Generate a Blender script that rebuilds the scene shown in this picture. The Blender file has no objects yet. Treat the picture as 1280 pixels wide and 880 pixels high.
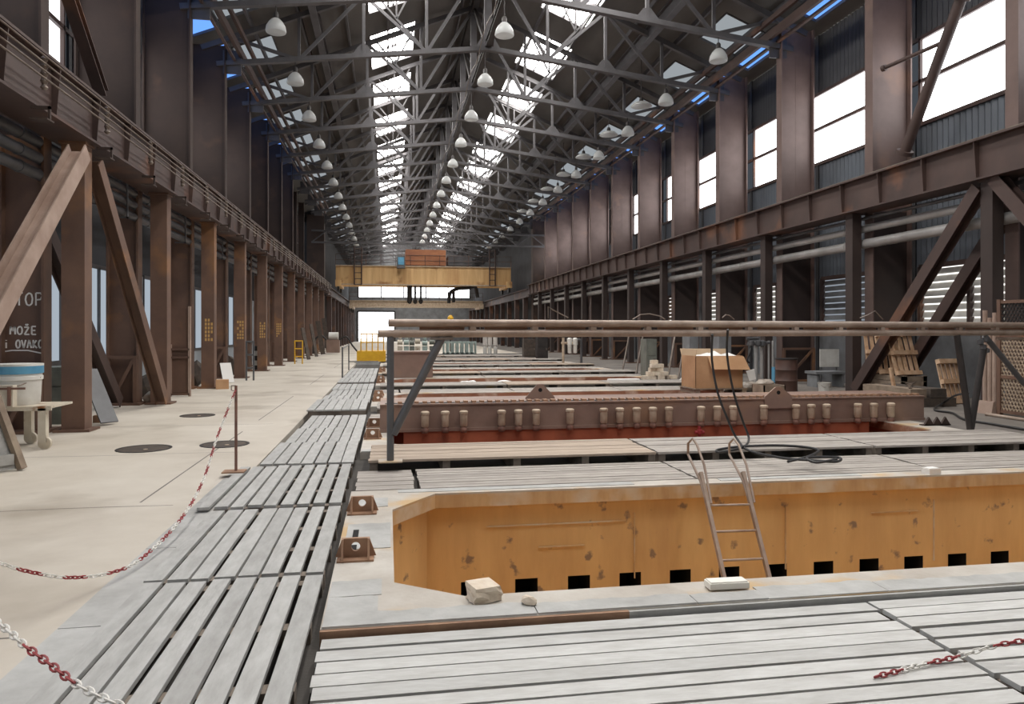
import bpy, bmesh, math, random
from mathutils import Vector, Matrix
random.seed(7)
C = bpy.context.scene.collection
PI = math.pi

# ------------------------------------------------------------------ survey of the place
FPX = 914.0; YAW = math.atan(155/914.0); EYE = 1.65; V0 = 413.0
_F = (math.sin(YAW), math.cos(YAW)); _R = (math.cos(YAW), -math.sin(YAW))
def _ray(u, v):
    c = (u-640)/FPX
    return (_F[0]+c*_R[0], _F[1]+c*_R[1], (V0-v)/FPX)
def onX(u, v, X): d = _ray(u, v); t = X/d[0]; return Vector((X, t*d[1], EYE+t*d[2]))
def onY(u, v, Y): d = _ray(u, v); t = Y/d[1]; return Vector((t*d[0], Y, EYE+t*d[2]))
def onZ(u, v, Z=0.0): d = _ray(u, v); t = (Z-EYE)/d[2]; return Vector((t*d[0], t*d[1], Z))

ORD = ['first','second','third','fourth','fifth','sixth','seventh','eighth','ninth','tenth','eleventh','twelfth','thirteenth',
       'fourteenth','fifteenth','sixteenth','seventeenth','eighteenth','nineteenth','twentieth','twenty-first','twenty-second',
       'twenty-third','twenty-fourth','twenty-fifth','twenty-sixth','twenty-seventh','twenty-eighth']

# ------------------------------------------------------------------ materials
def lin(c):
    return tuple(((x/255)/12.92 if x/255 <= .04045 else ((x/255+.055)/1.055)**2.4) for x in c)
def mat(name, col, rough=.7, metal=0.0, col2=None, scale=3.0, amount=1.0, stretch=(1,1,1), bump=0.0, bscale=40.0, island=0.0,
        col3=None, scale3=1.0, cut3=(.52,.62), coord='pos', detail=6):
    """noise mottled surface: col <-> col2 by noise, patches of col3, a tone shift per plank"""
    m = bpy.data.materials.new(name); m.use_nodes = True
    nt = m.node_tree; N = nt.nodes; L = nt.links
    b = N['Principled BSDF']
    b.inputs['Roughness'].default_value = rough; b.inputs['Metallic'].default_value = metal
    c1 = (*lin(col), 1)
    g = N.new('ShaderNodeNewGeometry')
    src = g.outputs['Position']
    mp = N.new('ShaderNodeMapping'); mp.inputs['Scale'].default_value = stretch
    L.new(src, mp.inputs['Vector'])
    vec = mp.outputs['Vector']
    if island:
        ad = N.new('ShaderNodeVectorMath'); ad.operation = 'ADD'
        ml = N.new('ShaderNodeVectorMath'); ml.operation = 'SCALE'; ml.inputs['Scale'].default_value = 17.0
        cb = N.new('ShaderNodeCombineXYZ')
        for k in range(3): L.new(g.outputs['Random Per Island'], cb.inputs[k])
        L.new(cb.outputs[0], ml.inputs[0]); L.new(ml.outputs[0], ad.inputs[0]); L.new(vec, ad.inputs[1]); vec = ad.outputs[0]
    out = None
    if col2 is not None:
        n = N.new('ShaderNodeTexNoise'); n.inputs['Scale'].default_value = scale; n.inputs['Detail'].default_value = detail
        n.inputs['Roughness'].default_value = .62
        L.new(vec, n.inputs['Vector'])
        r = N.new('ShaderNodeMapRange'); r.inputs['From Min'].default_value = .33; r.inputs['From Max'].default_value = .67
        r.inputs['To Max'].default_value = amount
        L.new(n.outputs['Fac'], r.inputs['Value'])
        mx = N.new('ShaderNodeMix'); mx.data_type = 'RGBA'
        mx.inputs['A'].default_value = c1; mx.inputs['B'].default_value = (*lin(col2), 1)
        L.new(r.outputs[0], mx.inputs['Factor']); out = mx.outputs['Result']
    if col3 is not None:
        n = N.new('ShaderNodeTexNoise'); n.inputs['Scale'].default_value = scale3; n.inputs['Detail'].default_value = 8
        L.new(src, n.inputs['Vector'])
        r = N.new('ShaderNodeMapRange'); r.inputs['From Min'].default_value = cut3[0]; r.inputs['From Max'].default_value = cut3[1]
        L.new(n.outputs['Fac'], r.inputs['Value'])
        mx = N.new('ShaderNodeMix'); mx.data_type = 'RGBA'
        if out: L.new(out, mx.inputs['A'])
        else: mx.inputs['A'].default_value = c1
        mx.inputs['B'].default_value = (*lin(col3), 1)
        L.new(r.outputs[0], mx.inputs['Factor']); out = mx.outputs['Result']
    if island:
        hv = N.new('ShaderNodeHueSaturation')
        r = N.new('ShaderNodeMapRange'); r.inputs['To Min'].default_value = 1-island; r.inputs['To Max'].default_value = 1+island*.7
        L.new(g.outputs['Random Per Island'], r.inputs['Value']); L.new(r.outputs[0], hv.inputs['Value'])
        if out: L.new(out, hv.inputs['Color'])
        else: hv.inputs['Color'].default_value = c1
        out = hv.outputs['Color']
    if out: L.new(out, b.inputs['Base Color'])
    else: b.inputs['Base Color'].default_value = c1
    if bump:
        n = N.new('ShaderNodeTexNoise'); n.inputs['Scale'].default_value = bscale; n.inputs['Detail'].default_value = 4
        L.new(vec, n.inputs['Vector'])
        bp = N.new('ShaderNodeBump'); bp.inputs['Strength'].default_value = bump; bp.inputs['Distance'].default_value = .01
        L.new(n.outputs['Fac'], bp.inputs['Height']); L.new(bp.outputs[0], b.inputs['Normal'])
    return m
def glow(name, col, strength, col2=None, scale=1.5):
    m = bpy.data.materials.new(name); m.use_nodes = True
    nt = m.node_tree; N = nt.nodes; L = nt.links
    for n in list(N): N.remove(n)
    o = N.new('ShaderNodeOutputMaterial'); e = N.new('ShaderNodeEmission')
    e.inputs['Color'].default_value = (*lin(col), 1); e.inputs['Strength'].default_value = strength
    L.new(e.outputs[0], o.inputs['Surface'])
    return m

M = {}
M['rust'] = mat('brown_painted_steel', (64,49,42), .75, .0, (54,41,36), 1.1, col3=(78,57,46), scale3=.9, cut3=(.6,.72), bump=.1)
M['rustlit'] = mat('window_lit_brown_steel', (112,92,86), .6, .0, (94,76,70), 1.1, col3=(122,96,84), scale3=.9, cut3=(.6,.72), bump=.1)  # lighter copy of the brown steel, window light put into the colour
M['rustlow'] = mat('rusty_brown_steel', (112,84,68), .65, .0, (92,69,58), 1.4, col3=(140,98,62), scale3=.8, cut3=(.56,.7), bump=.15)
M['girder'] = mat('dark_brown_girder_steel', (80,62,56), .6, 0, (64,49,45), 1.0, col3=(112,76,56), scale3=.7, cut3=(.58,.7), bump=.1)
M['colR'] = mat('shaded_brown_steel', (62,49,45), .6, 0, (50,40,37), 1.0)  # brown steel darkened, shade low on the window side put into its colour
M['web'] = mat('grey_truss_steel', (88,86,88), .55, .1, (70,67,68), 1.5)
M['dark'] = mat('black_iron', (40,37,36), .6, .1, (56,50,48), 3)
M['pale'] = mat('pinkish_worn_steel', (172,150,136), .65, 0, (146,122,108), 2.0, bump=.1)
M['roof'] = mat('grey_fibre_sheet', (96,92,88), .9, 0, (80,77,74), .8, stretch=(1,.3,1))
M['sheet'] = mat('blue_grey_corrugated_sheet', (98,104,112), .5, .1, (78,82,88), .9, stretch=(1,1,.3))
M['sheetdark'] = mat('dark_corrugated_sheet', (62,62,65), .6, .1, (48,48,50), .9)
M['panel'] = mat('pale_blue_grey_wall_panel', (176,184,190), .8, 0, (146,152,158), .9, stretch=(1,1,.4), col3=(110,108,106), scale3=.8, cut3=(.62,.74))
M['concwall'] = mat('grey_concrete_wall', (132,134,136), .9, 0, (104,104,105), 1.1, bump=.2)
M['floor'] = mat('worn_beige_concrete', (205,197,184), .85, 0, (186,176,162), .55, col3=(158,147,132), scale3=.5, cut3=(.54,.72), bump=.12, bscale=22)
M['floordark'] = mat('dirty_grey_concrete', (128,121,114), .9, 0, (104,98,92), .8, col3=(88,82,77), scale3=.6, cut3=(.54,.7), bump=.2, bscale=20)
M['sub'] = mat('dark_subfloor_concrete', (78,74,70), .95, 0, (56,53,50), 1.4, bump=.3)  # darker concrete below the slatted decks
M['rim'] = mat('pale_dusty_steel_plate', (196,190,180), .75, 0, (168,158,146), 1.6, col3=(190,160,118), scale3=1.1, cut3=(.55,.66), bump=.2, bscale=30)
M['kerb'] = mat('grey_cement_strip', (186,185,181), .9, 0, (160,158,154), 2.5, bump=.4, bscale=18)
M['ochre'] = mat('ochre_painted_pit_wall', (220,184,128), .6, 0, (196,158,108), 1.6, stretch=(1.4,1,.3), col3=(140,118,98), scale3=5.5, cut3=(.63,.69), bump=.12, bscale=20)
M['ochrelip'] = mat('chipped_ochre_lip', (206,176,134), .7, 0, (182,146,104), 2.4, stretch=(2.5,1,.5), col3=(208,196,176), scale3=2.0, cut3=(.5,.66))
M['redwall'] = mat('red_brown_pit_wall', (172,96,66), .55, 0, (140,74,52), 1.3, col3=(90,56,46), scale3=1.0, cut3=(.55,.7))
M['redlip'] = mat('brown_pit_lip', (166,120,92), .6, 0, (134,92,70), 1.6, col3=(196,176,156), scale3=1.3, cut3=(.55,.66))
M['woodx'] = mat('grey_weathered_boards_across', (200,199,195), .9, 0, (182,180,175), 5.0, stretch=(.8,3,3), island=.1, bump=.35, bscale=14)
M['woody'] = mat('grey_weathered_boards_along', (181,180,176), .9, 0, (161,159,155), 5.0, stretch=(3,.8,3), island=.1, bump=.35, bscale=14)
M['woodmid'] = mat('dusty_brown_grey_boards', (172,165,157), .9, 0, (150,142,134), 5.0, stretch=(.8,3,3), island=.12, bump=.35, bscale=14)
M['woodtan'] = mat('tan_weathered_boards', (184,167,150), .9, 0, (158,142,126), 4.0, stretch=(.5,6,6), island=.12, bump=.3, bscale=14)
M['bearer'] = mat('brown_bearer_timber', (138,126,114), .9, 0, (108,98,88), 4, bump=.3)
M['pine'] = mat('fresh_pine_boards', (214,184,154), .85, 0, (176,138,104), 4, island=.12)
M['oldwood'] = mat('dull_brown_timber', (150,134,116), .9, 0, (118,102,88), 4, island=.1)
M['pipe'] = mat('dusty_tan_pipe', (174,157,143), .45, .25, (132,112,98), 2.0, stretch=(1,1,1))
M['pipeplate'] = mat('brown_flat_bar', (150,112,88), .7, 0, (124,90,70), 2)
M['silver'] = mat('silver_lagged_pipe', (190,188,186), .4, .35, (160,157,154), 1.5)
M['grey'] = mat('dark_grey_pipe', (100,100,102), .45, .2, (80,79,80), 1.5)
M['steel'] = mat('bare_steel_rod', (140,130,120), .4, .5, (112,98,88), 3)
M['beam'] = mat('brown_press_beam_steel', (142,117,104), .55, 0, (120,97,86), 1.2, col3=(152,120,96), scale3=.9, cut3=(.56,.7), bump=.1)
M['cup'] = mat('pale_tan_cylinder', (196,178,156), .55, .0, (164,144,122), 5)
M['knob'] = mat('red_brown_knob', (134,96,80), .6, 0, (104,76,66), 6)
M['bracket'] = mat('rust_brown_bracket', (168,132,104), .7, 0, (134,102,80), 5)
M['white'] = mat('off_white_paint', (222,220,214), .6, 0, (196,192,184), 2.5)
M['dirtywhite'] = mat('rust_stained_white_paint', (216,208,192), .6, 0, (190,178,158), 2.5, col3=(136,92,58), scale3=4.0, cut3=(.6,.68))
M['bluelid'] = mat('blue_plastic', (96,156,186), .5, 0, (70,132,166), 3)
M['red'] = mat('red_plastic', (150,52,54), .5)
M['chainwhite'] = mat('white_plastic', (226,222,214), .5)
M['yellow'] = mat('yellow_paint', (226,178,40), .5, 0, (200,150,30), 2)
M['crane'] = mat('ochre_crane_paint', (218,182,130), .6, 0, (190,148,98), .9, stretch=(3,1,.25), col3=(150,104,62), scale3=.6, cut3=(.6,.7))
M['trolley'] = mat('rust_orange_trolley', (170,112,76), .7, 0, (134,84,60), .8)
M['carton'] = mat('brown_cardboard', (196,156,118), .85, 0, (178,136,98), 2)
M['cartonin'] = mat('inner_cardboard', (186,160,130), .85)
M['paper'] = mat('white_paper', (228,226,222), .8)
M['bag'] = mat('clear_plastic_bag', (190,180,168), .35, 0, (150,136,122), 6)
M['stone'] = mat('pale_limestone', (226,214,196), .9, 0, (202,184,162), 8, bump=.4, bscale=25)
M['stonecut'] = mat('sawn_limestone', (232,228,218), .85)
M['rubber'] = mat('black_rubber', (34,32,32), .5)
M['drum'] = mat('rusty_oil_drum', (92,66,56), .6, 0, (70,50,44), 2.5)
M['mesh'] = mat('tan_wire_mesh', (184,164,142), .6, .1, (160,140,120), 3)
M['machine'] = mat('machine_green_grey', (124,128,118), .5, 0, (98,100,94), 2)
M['teal'] = mat('pale_green_casting', (176,192,184), .6, 0, (146,160,154), 3)
M['scrap'] = mat('dark_scrap', (62,56,52), .8, 0, (90,78,68), 5)
M['chalk'] = mat('white_chalk', (232,228,222), .95)
M['ochremark'] = mat('faded_yellow_stencil', (190,150,92), .95)
M['hole'] = mat('black_recess', (16,13,12), .9)
M['shade'] = None
def glassy():
    m = bpy.data.materials.new('frosted_lamp_glass'); m.use_nodes = True
    b = m.node_tree.nodes['Principled BSDF']
    b.inputs['Base Color'].default_value = (.6,.61,.6,1); b.inputs['Roughness'].default_value = .25
    tr = m.node_tree.nodes.new('ShaderNodeBsdfTranslucent'); tr.inputs['Color'].default_value = (.6,.6,.59,1)
    mx = m.node_tree.nodes.new('ShaderNodeMixShader'); mx.inputs[0].default_value = .5
    L = m.node_tree.links
    L.new(b.outputs[0], mx.inputs[1]); L.new(tr.outputs[0], mx.inputs[2])
    L.new(mx.outputs[0], m.node_tree.nodes['Material Output'].inputs['Surface'])
    return m
M['shade'] = glassy()
M['sky'] = glow('skylight_glazing', (255,252,248), 15.0)
M['pane'] = glow('daylit_window_glazing', (250,252,255), 3.4)
M['paneL'] = glow('bright_window_glazing', (250,252,255), 1.6)
M['dimpane'] = glow('dirty_window_glazing', (200,210,222), .3)
M['dullpane'] = glow('grimy_window_glazing', (150,160,172), .12)
M['frost'] = glow('frosted_wall_panel', (196,208,220), .46)
M['eavepane'] = glow('translucent_eave_sheet', (206,214,220), .34)
M['bluepane'] = glow('blue_translucent_sheet', (100,150,236), 1.0)
M['shutterlight'] = glow('daylit_white_slats', (250,246,240), 1.0)

# ------------------------------------------------------------------ mesh builder
class MB:
    def __init__(s): s.v = []; s.f = []; s.m = []; s.mi = 0
    def add(s, vs, fs):
        b = len(s.v); s.v += [tuple(q) for q in vs]
        for f in fs: s.f.append(tuple(b+i for i in f)); s.m.append(s.mi)
        return s
    def box(s, x0, x1, y0, y1, z0, z1):
        vs = [(x,y,z) for z in (z0,z1) for x,y in ((x0,y0),(x1,y0),(x1,y1),(x0,y1))]
        return s.add(vs, [(3,2,1,0),(4,5,6,7),(0,1,5,4),(1,2,6,5),(2,3,7,6),(3,0,4,7)])
    def prism(s, pts, vec):
        """polygon pts extruded along vec"""
        n = len(pts); vec = Vector(vec); a = [Vector(p) for p in pts]; b = [p+vec for p in a]
        fs = [tuple(range(n-1,-1,-1)), tuple(range(n,2*n))]+[(i,(i+1)%n,n+(i+1)%n,n+i) for i in range(n)]
        return s.add(a+b, fs)
    def frame(s, p, q, up=(0,0,1)):
        p = Vector(p); q = Vector(q); d = (q-p).normalized(); u = Vector(up)
        if abs(d.dot(u)) > .98: u = Vector((0,1,0))
        x = d.cross(u).normalized(); y = x.cross(d).normalized()
        return p, q, x, y
    def bar(s, p, q, w, h, up=(0,0,1)):
        p, q, x, y = s.frame(p, q, up); o = [(-w/2,-h/2),(w/2,-h/2),(w/2,h/2),(-w/2,h/2)]
        vs = [c+x*a+y*b for c in (p,q) for a,b in o]
        return s.add(vs, [(3,2,1,0),(4,5,6,7),(0,1,5,4),(1,2,6,5),(2,3,7,6),(3,0,4,7)])
    def ibar(s, p, q, w, h, t=.02, up=(0,0,1)):
        """I-section between two points"""
        P, Q, x, y = s.frame(p, q, up)
        for off in (-h/2+t/2, h/2-t/2): s.bar(P+y*off, Q+y*off, w, t, up)
        return s.bar(P, Q, t, h-2*t, up)
    def tube(s, p, q, r, n=12, r2=None):
        p, q, x, y = s.frame(p, q); r2 = r if r2 is None else r2
        vs = [c+x*(rr*math.cos(2*PI*i/n))+y*(rr*math.sin(2*PI*i/n)) for c,rr in ((p,r),(q,r2)) for i in range(n)]
        return s.add(vs, [tuple(range(n)), tuple(range(2*n-1,n-1,-1))]+[(i,n+i,n+(i+1)%n,(i+1)%n) for i in range(n)])
    def path(s, pts, r, n=8):
        pts = [Vector(p) for p in pts]; rings = []
        x = None
        for i, p in enumerate(pts):
            d = (pts[min(i+1,len(pts)-1)]-pts[max(i-1,0)]).normalized()
            if x is None:
                u = Vector((0,0,1)) if abs(d.z) < .9 else Vector((0,1,0))
                x = d.cross(u).normalized()
            else: x = (x-d*x.dot(d)).normalized()
            y = x.cross(d)
            rings.append([p+x*(r*math.cos(2*PI*k/n))+y*(r*math.sin(2*PI*k/n)) for k in range(n)])
        vs = [v for R in rings for v in R]; m = len(pts)
        fs = [(i*n+k,(i+1)*n+k,(i+1)*n+(k+1)%n,i*n+(k+1)%n) for i in range(m-1) for k in range(n)]
        fs += [tuple(range(n)), tuple(range(m*n-1,(m-1)*n-1,-1))]
        return s.add(vs, fs)
    def lathe(s, prof, c=(0,0,0), n=20, axis='z'):
        vs = []; c = Vector(c)
        for r, z in prof:
            for k in range(n):
                a = 2*PI*k/n
                vs.append(c+Vector((r*math.cos(a), r*math.sin(a), z)))
        m = len(prof)
        fs = [(i*n+k, i*n+(k+1)%n, (i+1)*n+(k+1)%n, (i+1)*n+k) for i in range(m-1) for k in range(n)]
        if prof[0][0] > 1e-5: fs.append(tuple(range(n-1,-1,-1)))
        if prof[-1][0] > 1e-5: fs.append(tuple(range((m-1)*n, m*n)))
        return s.add(vs, fs)
    def turn(s, M4, start=0):
        for i in range(start, len(s.v)): s.v[i] = tuple(M4 @ Vector(s.v[i]))
        return s
    def build(s, name, m, parent=None, origin=None, smooth=False):
        me = bpy.data.meshes.new(name)
        if origin is None and parent is None and s.v:
            xs, ys, zs = zip(*s.v)
            origin = ((min(xs)+max(xs))/2, (min(ys)+max(ys))/2, min(zs))
        off = Vector(origin) if origin else Vector((0,0,0))
        if parent is not None: off = wloc(parent)+ (Vector(origin) if origin else Vector((0,0,0)))
        me.from_pydata([tuple(Vector(q)-off) for q in s.v], [], s.f)
        mats = m if isinstance(m, (list,tuple)) else [m]
        for k in mats: me.materials.append(k)
        if len(mats) > 1: me.polygons.foreach_set('material_index', s.m)
        bm = bmesh.new(); bm.from_mesh(me); bmesh.ops.recalc_face_normals(bm, faces=bm.faces[:]); bm.to_mesh(me); bm.free()
        if smooth:
            me.polygons.foreach_set('use_smooth', [True]*len(me.polygons))
            try: me.set_sharp_from_angle(angle=math.radians(38))
            except Exception: pass
        o = bpy.data.objects.new(name, me); C.objects.link(o)
        if parent is not None: o.parent = parent
        else: o.location = off
        return o
def wloc(o):
    l = Vector(o.location)
    while o.parent is not None: o = o.parent; l += Vector(o.location)
    return l
def tag(o, label, cat, group=None, kind=None):
    o['label'] = label; o['category'] = cat
    if group: o['group'] = group
    if kind: o['kind'] = kind
    return o
def thing(name, label, cat, loc=(0,0,0), group=None):
    o = bpy.data.objects.new(name, None); C.objects.link(o); o.location = loc; o.empty_display_size = .2
    return tag(o, label, cat, group)
def struct(o): o['kind'] = 'structure'; return o
def dup(root, loc, label, rotz=None, rot=None):
    r = root.copy(); C.objects.link(r); r.location = loc; r['label'] = label
    if rotz is not None: r.rotation_euler = (0,0,rotz)
    if rot is not None: r.rotation_euler = rot
    for ch in list(root.children):
        c = ch.copy(); C.objects.link(c); c.parent = r
        for g in list(ch.children):
            d = g.copy(); C.objects.link(d); d.parent = c
    return r

# ------------------------------------------------------------------ the shell
Y0, S = 13.2, 4.5
XL, XR = -7.0, 14.05          # sheeted outer walls
YA, YB = -8.0, 110.0
XC, RIDGE, SLOPE = 3.6, 15.7, .41
def roofz(x): return RIDGE-SLOPE*abs(x-XC)
PER = 5.95; NP = 8
PIT = [(0.04,4.85),(0.47,4.53),(8.45,4.53),(8.9,4.85),(8.9,6.82),(8.45,7.42),(0.47,7.42),(0.04,6.82)]

fb = MB()
fb.box(XL-.3, -1.80, YA, YB, -.5, 0)                         # walkway
fb.mi = 2
fb.box(9.42, XR+.3, YA, YB, -.5, 0)
fb.mi = 0
fb.box(-1.80, 9.42, 4.15+PER*NP, YB, -.5, 0)
fb.box(-1.80, -1.575, 8.9, 4.15+PER*NP, -.5, 0)
fb.mi = 1
fb.box(-1.80, 9.42, YA, 2.4, -.5, -.1)
fb.box(-1.80, -.37, 2.4, 8.9, -.5, -.1)
fb.box(-1.575, -.37, 8.9, 4.15+PER*NP, -.5, -.1)
fb.box(-.37, 9.42, 2.4, 4.15, -.5, -.145)
for k in range(NP-1): fb.box(-.37, 9.42, 7.66+PER*k, 4.15+PER*(k+1), -.5, -.1)
fb.box(-.37, 9.42, 7.66+PER*(NP-1), 4.15+PER*NP, -.5, 0)
struct(fb.build('floor', [M['floor'],M['sub'],M['floordark']]))
kb = MB()
for k in range(5): kb.box(-1.80, -1.575, 1.4+k*1.5, 2.89+k*1.5, -.1, .004)
struct(kb.build('trim_1', M['kerb']))
kb = MB()
rj = random.Random(5)
for i in range(14):
    y = 4.3+3.05*i
    pts = [(-7+.5*j, y+rj.uniform(-.02,.02), 0) for j in range(11)]
    for (xa,ya,_),(xb,yb,_) in zip(pts[:-1],pts[1:]): kb.add([(xa,ya-.008,.001),(xb,yb-.008,.001),(xb,yb+.008,.001),(xa,ya+.008,.001)],[(0,1,2,3)])
for y in (7.5,14,23,33): kb.add([(-2.35,y,.001),(-2.33,y,.001),(-2.33,y+5,.001),(-2.35,y+5,.001)],[(0,1,2,3)])
struct(kb.build('trim_3', M['floordark']))

# roof with openings for the rooflights
def roof_sheet():
    mb = MB()
    sky = []
    ys = sorted({YA, YB+.5})
    starts = [31.0-6.15*5+6.15*i for i in range(20)]
    for s0 in starts:
        a, b = max(YA, s0), min(YB, s0+4.0)
        if b > a: sky.append((a, b))
    def strip(x0, x1, y0, y1):
        mb.add([(x0,y0,roofz(x0)),(x1,y0,roofz(x1)),(x1,y1,roofz(x1)),(x0,y1,roofz(x0)),
                (x0,y0,roofz(x0)+.12),(x1,y0,roofz(x1)+.12),(x1,y1,roofz(x1)+.12),(x0,y1,roofz(x0)+.12)],
               [(0,1,2,3),(7,6,5,4),(0,4,5,1),(1,5,6,2),(2,6,7,3),(3,7,4,0)])
    SKX = [(-.75,1.15),(6.05,7.95)]
    EX = [(-5.6,-4.2),(11.4,12.8)]
    cuts = [XL-.3,-6.9,-5.65,-5.6,-4.2,-.75,1.15,XC,6.05,7.95,11.4,12.8,12.85,13.6,XR+.3]
    panes = []; eaves = []; blues = []
    BX = [(-6.9,-5.65),(12.85,13.6)]
    for x0, x1 in zip(cuts[:-1], cuts[1:]):
        if (x0,x1) in SKX:
            y = YA
            for a, b in sky:
                if a > y: strip(x0, x1, y, a)
                panes.append((x0,x1,a,b)); y = b
            if y < YB: strip(x0, x1, y, YB+.5)
        elif (x0,x1) in EX or (x0,x1) in BX:
            y = YA
            for k in range(-4, 21):
                a = Y0+S*k+(1.2 if (x0,x1) in EX else .5); b = a+(2.2 if (x0,x1) in EX else 3.4)
                if b > YB: break
                if (x0,x1) in BX and x0 < 0 and k > 6: continue
                if a > y: strip(x0,x1,y,a)
                (eaves if (x0,x1) in EX else blues).append((x0,x1,a,b)); y = b
            strip(x0,x1,y,YB+.5)
        else: strip(x0,x1,YA,YB+.5)
    return mb, panes, eaves, blues
rb, panes, eaves, blues = roof_sheet()
struct(rb.build('ceiling', M['roof']))
WN = [0]
def window(name_parts, frame_mb=None):
    WN[0] += 1
    return 'window_%d' % WN[0]
for lst, mm in ((panes,'sky'),(eaves,'eavepane'),(blues,'bluepane')):
    for x0,x1,a,b in lst:
        fr = MB()
        n = 2 if mm == 'sky' else 1
        for i in range(n+1):
            y = a+(b-a)*i/n
            fr.bar((x0,y,roofz(x0)+.02),(x1,y,roofz(x1)+.02),.06,.1)
        for x in ((x0,(x0+x1)/2,x1) if mm == 'sky' else (x0,x1)): fr.bar((x,a,roofz(x)+.02),(x,b,roofz(x)+.02),.05,.1)
        w = struct(fr.build(window(0), M['web']))
        p = MB(); p.add([(x0,a,roofz(x0)+.06),(x1,a,roofz(x1)+.06),(x1,b,roofz(x1)+.06),(x0,b,roofz(x0)+.06)],[(0,1,2,3)])
        p.build('pane', M[mm], w)

# purlins as part of the roof frame
ps = MB()
for x in [-6.2+1.55*i for i in range(13)]:
    if abs(x-XC) < .3 or x < -5.7 or x > 12.8: continue
    ps.bar((x,YA,roofz(x)-.1),(x,YB,roofz(x)-.1),.08,.18)
struct(ps.build('trim_2', M['web']))

def corrug(mb, X, y0, y1, z0, z1, dep=.05, pitch=.19, sgn=1):
    n = max(2, int((y1-y0)/pitch*2))
    vs = []
    for i in range(n+1):
        y = y0+(y1-y0)*i/n; x = X+(dep if (i//1)%2 else 0)*sgn
        vs += [(x,y,z0),(x,y,z1)]
    mb.add(vs, [(2*i,2*i+2,2*i+3,2*i+1) for i in range(n)])
# window-side wall (x = 14.05)
wr = MB()
wr.mi = 0
for k in range(-3, 11):                      # bays
    a = Y0+S*k; b = a+S
    wr.mi = 0
    corrug(wr, XR, a, b, 3.35, 7.15)
    wr.mi = 1
    corrug(wr, XR, a, b, 9.45, 11.4)
    corrug(wr, XR, a+.4, a+1.4, 7.15, 9.45); wr.box(XR-.03, XR+.12, a-.08, a+.08, 0, 7.1); wr.box(XR-.03, XR+.12, a-.08, a+.08, 9.5, 11.4)
    wr.mi = 2
    wr.box(XR, XR+.3, a, b, 0, 1.75)
    wr.box(XR, XR+.3, a, a+.95, 1.75, 3.35); wr.box(XR, XR+.3, a+4.3, b, 1.75, 3.35)
wr.mi = 1
YE = Y0+S*11
corrug(wr, 12.9, YE, YB, 0, 12.4)
wr.box(12.9, XR, YE-.05, YE, 0, 11.8)
wr.box(XR, XR+.3, YA, Y0-S*3, 0, 11.6)
struct(wr.build('wall_right', [M['sheet'],M['sheetdark'],M['concwall']]))
# walkway-side wall (x = -7)
wl = MB()
for k in range(-3, 11):
    a = Y0+S*k; b = a+S
    wl.mi = 1
    corrug(wl, XL, a, b, 3.2, 7.0, sgn=-1)
    corrug(wl, XL, a, b, 9.5, 11.6, sgn=-1)
    wl.box(XL-.12, XL+.03, a-.08, a+.08, 3.2, 11.4)
    wl.mi = 2
    wl.box(XL-.3, XL, a, b, 0, .95); wl.box(XL-.3, XL, a, a+.5, .95, 3.2); wl.box(XL-.3, XL, b-.4, b, .95, 3.2)
wl.mi = 1
corrug(wl, -5.7, YE, YB, 0, 12.0, sgn=-1)
wl.box(XL, -5.7, YE-.05, YE, 0, 11.6)
wl.box(XL-.3, XL, YA, Y0-S*3, 0, 11.6)
struct(wl.build('wall_left', [M['sheet'],M['sheetdark'],M['panel']]))

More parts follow.
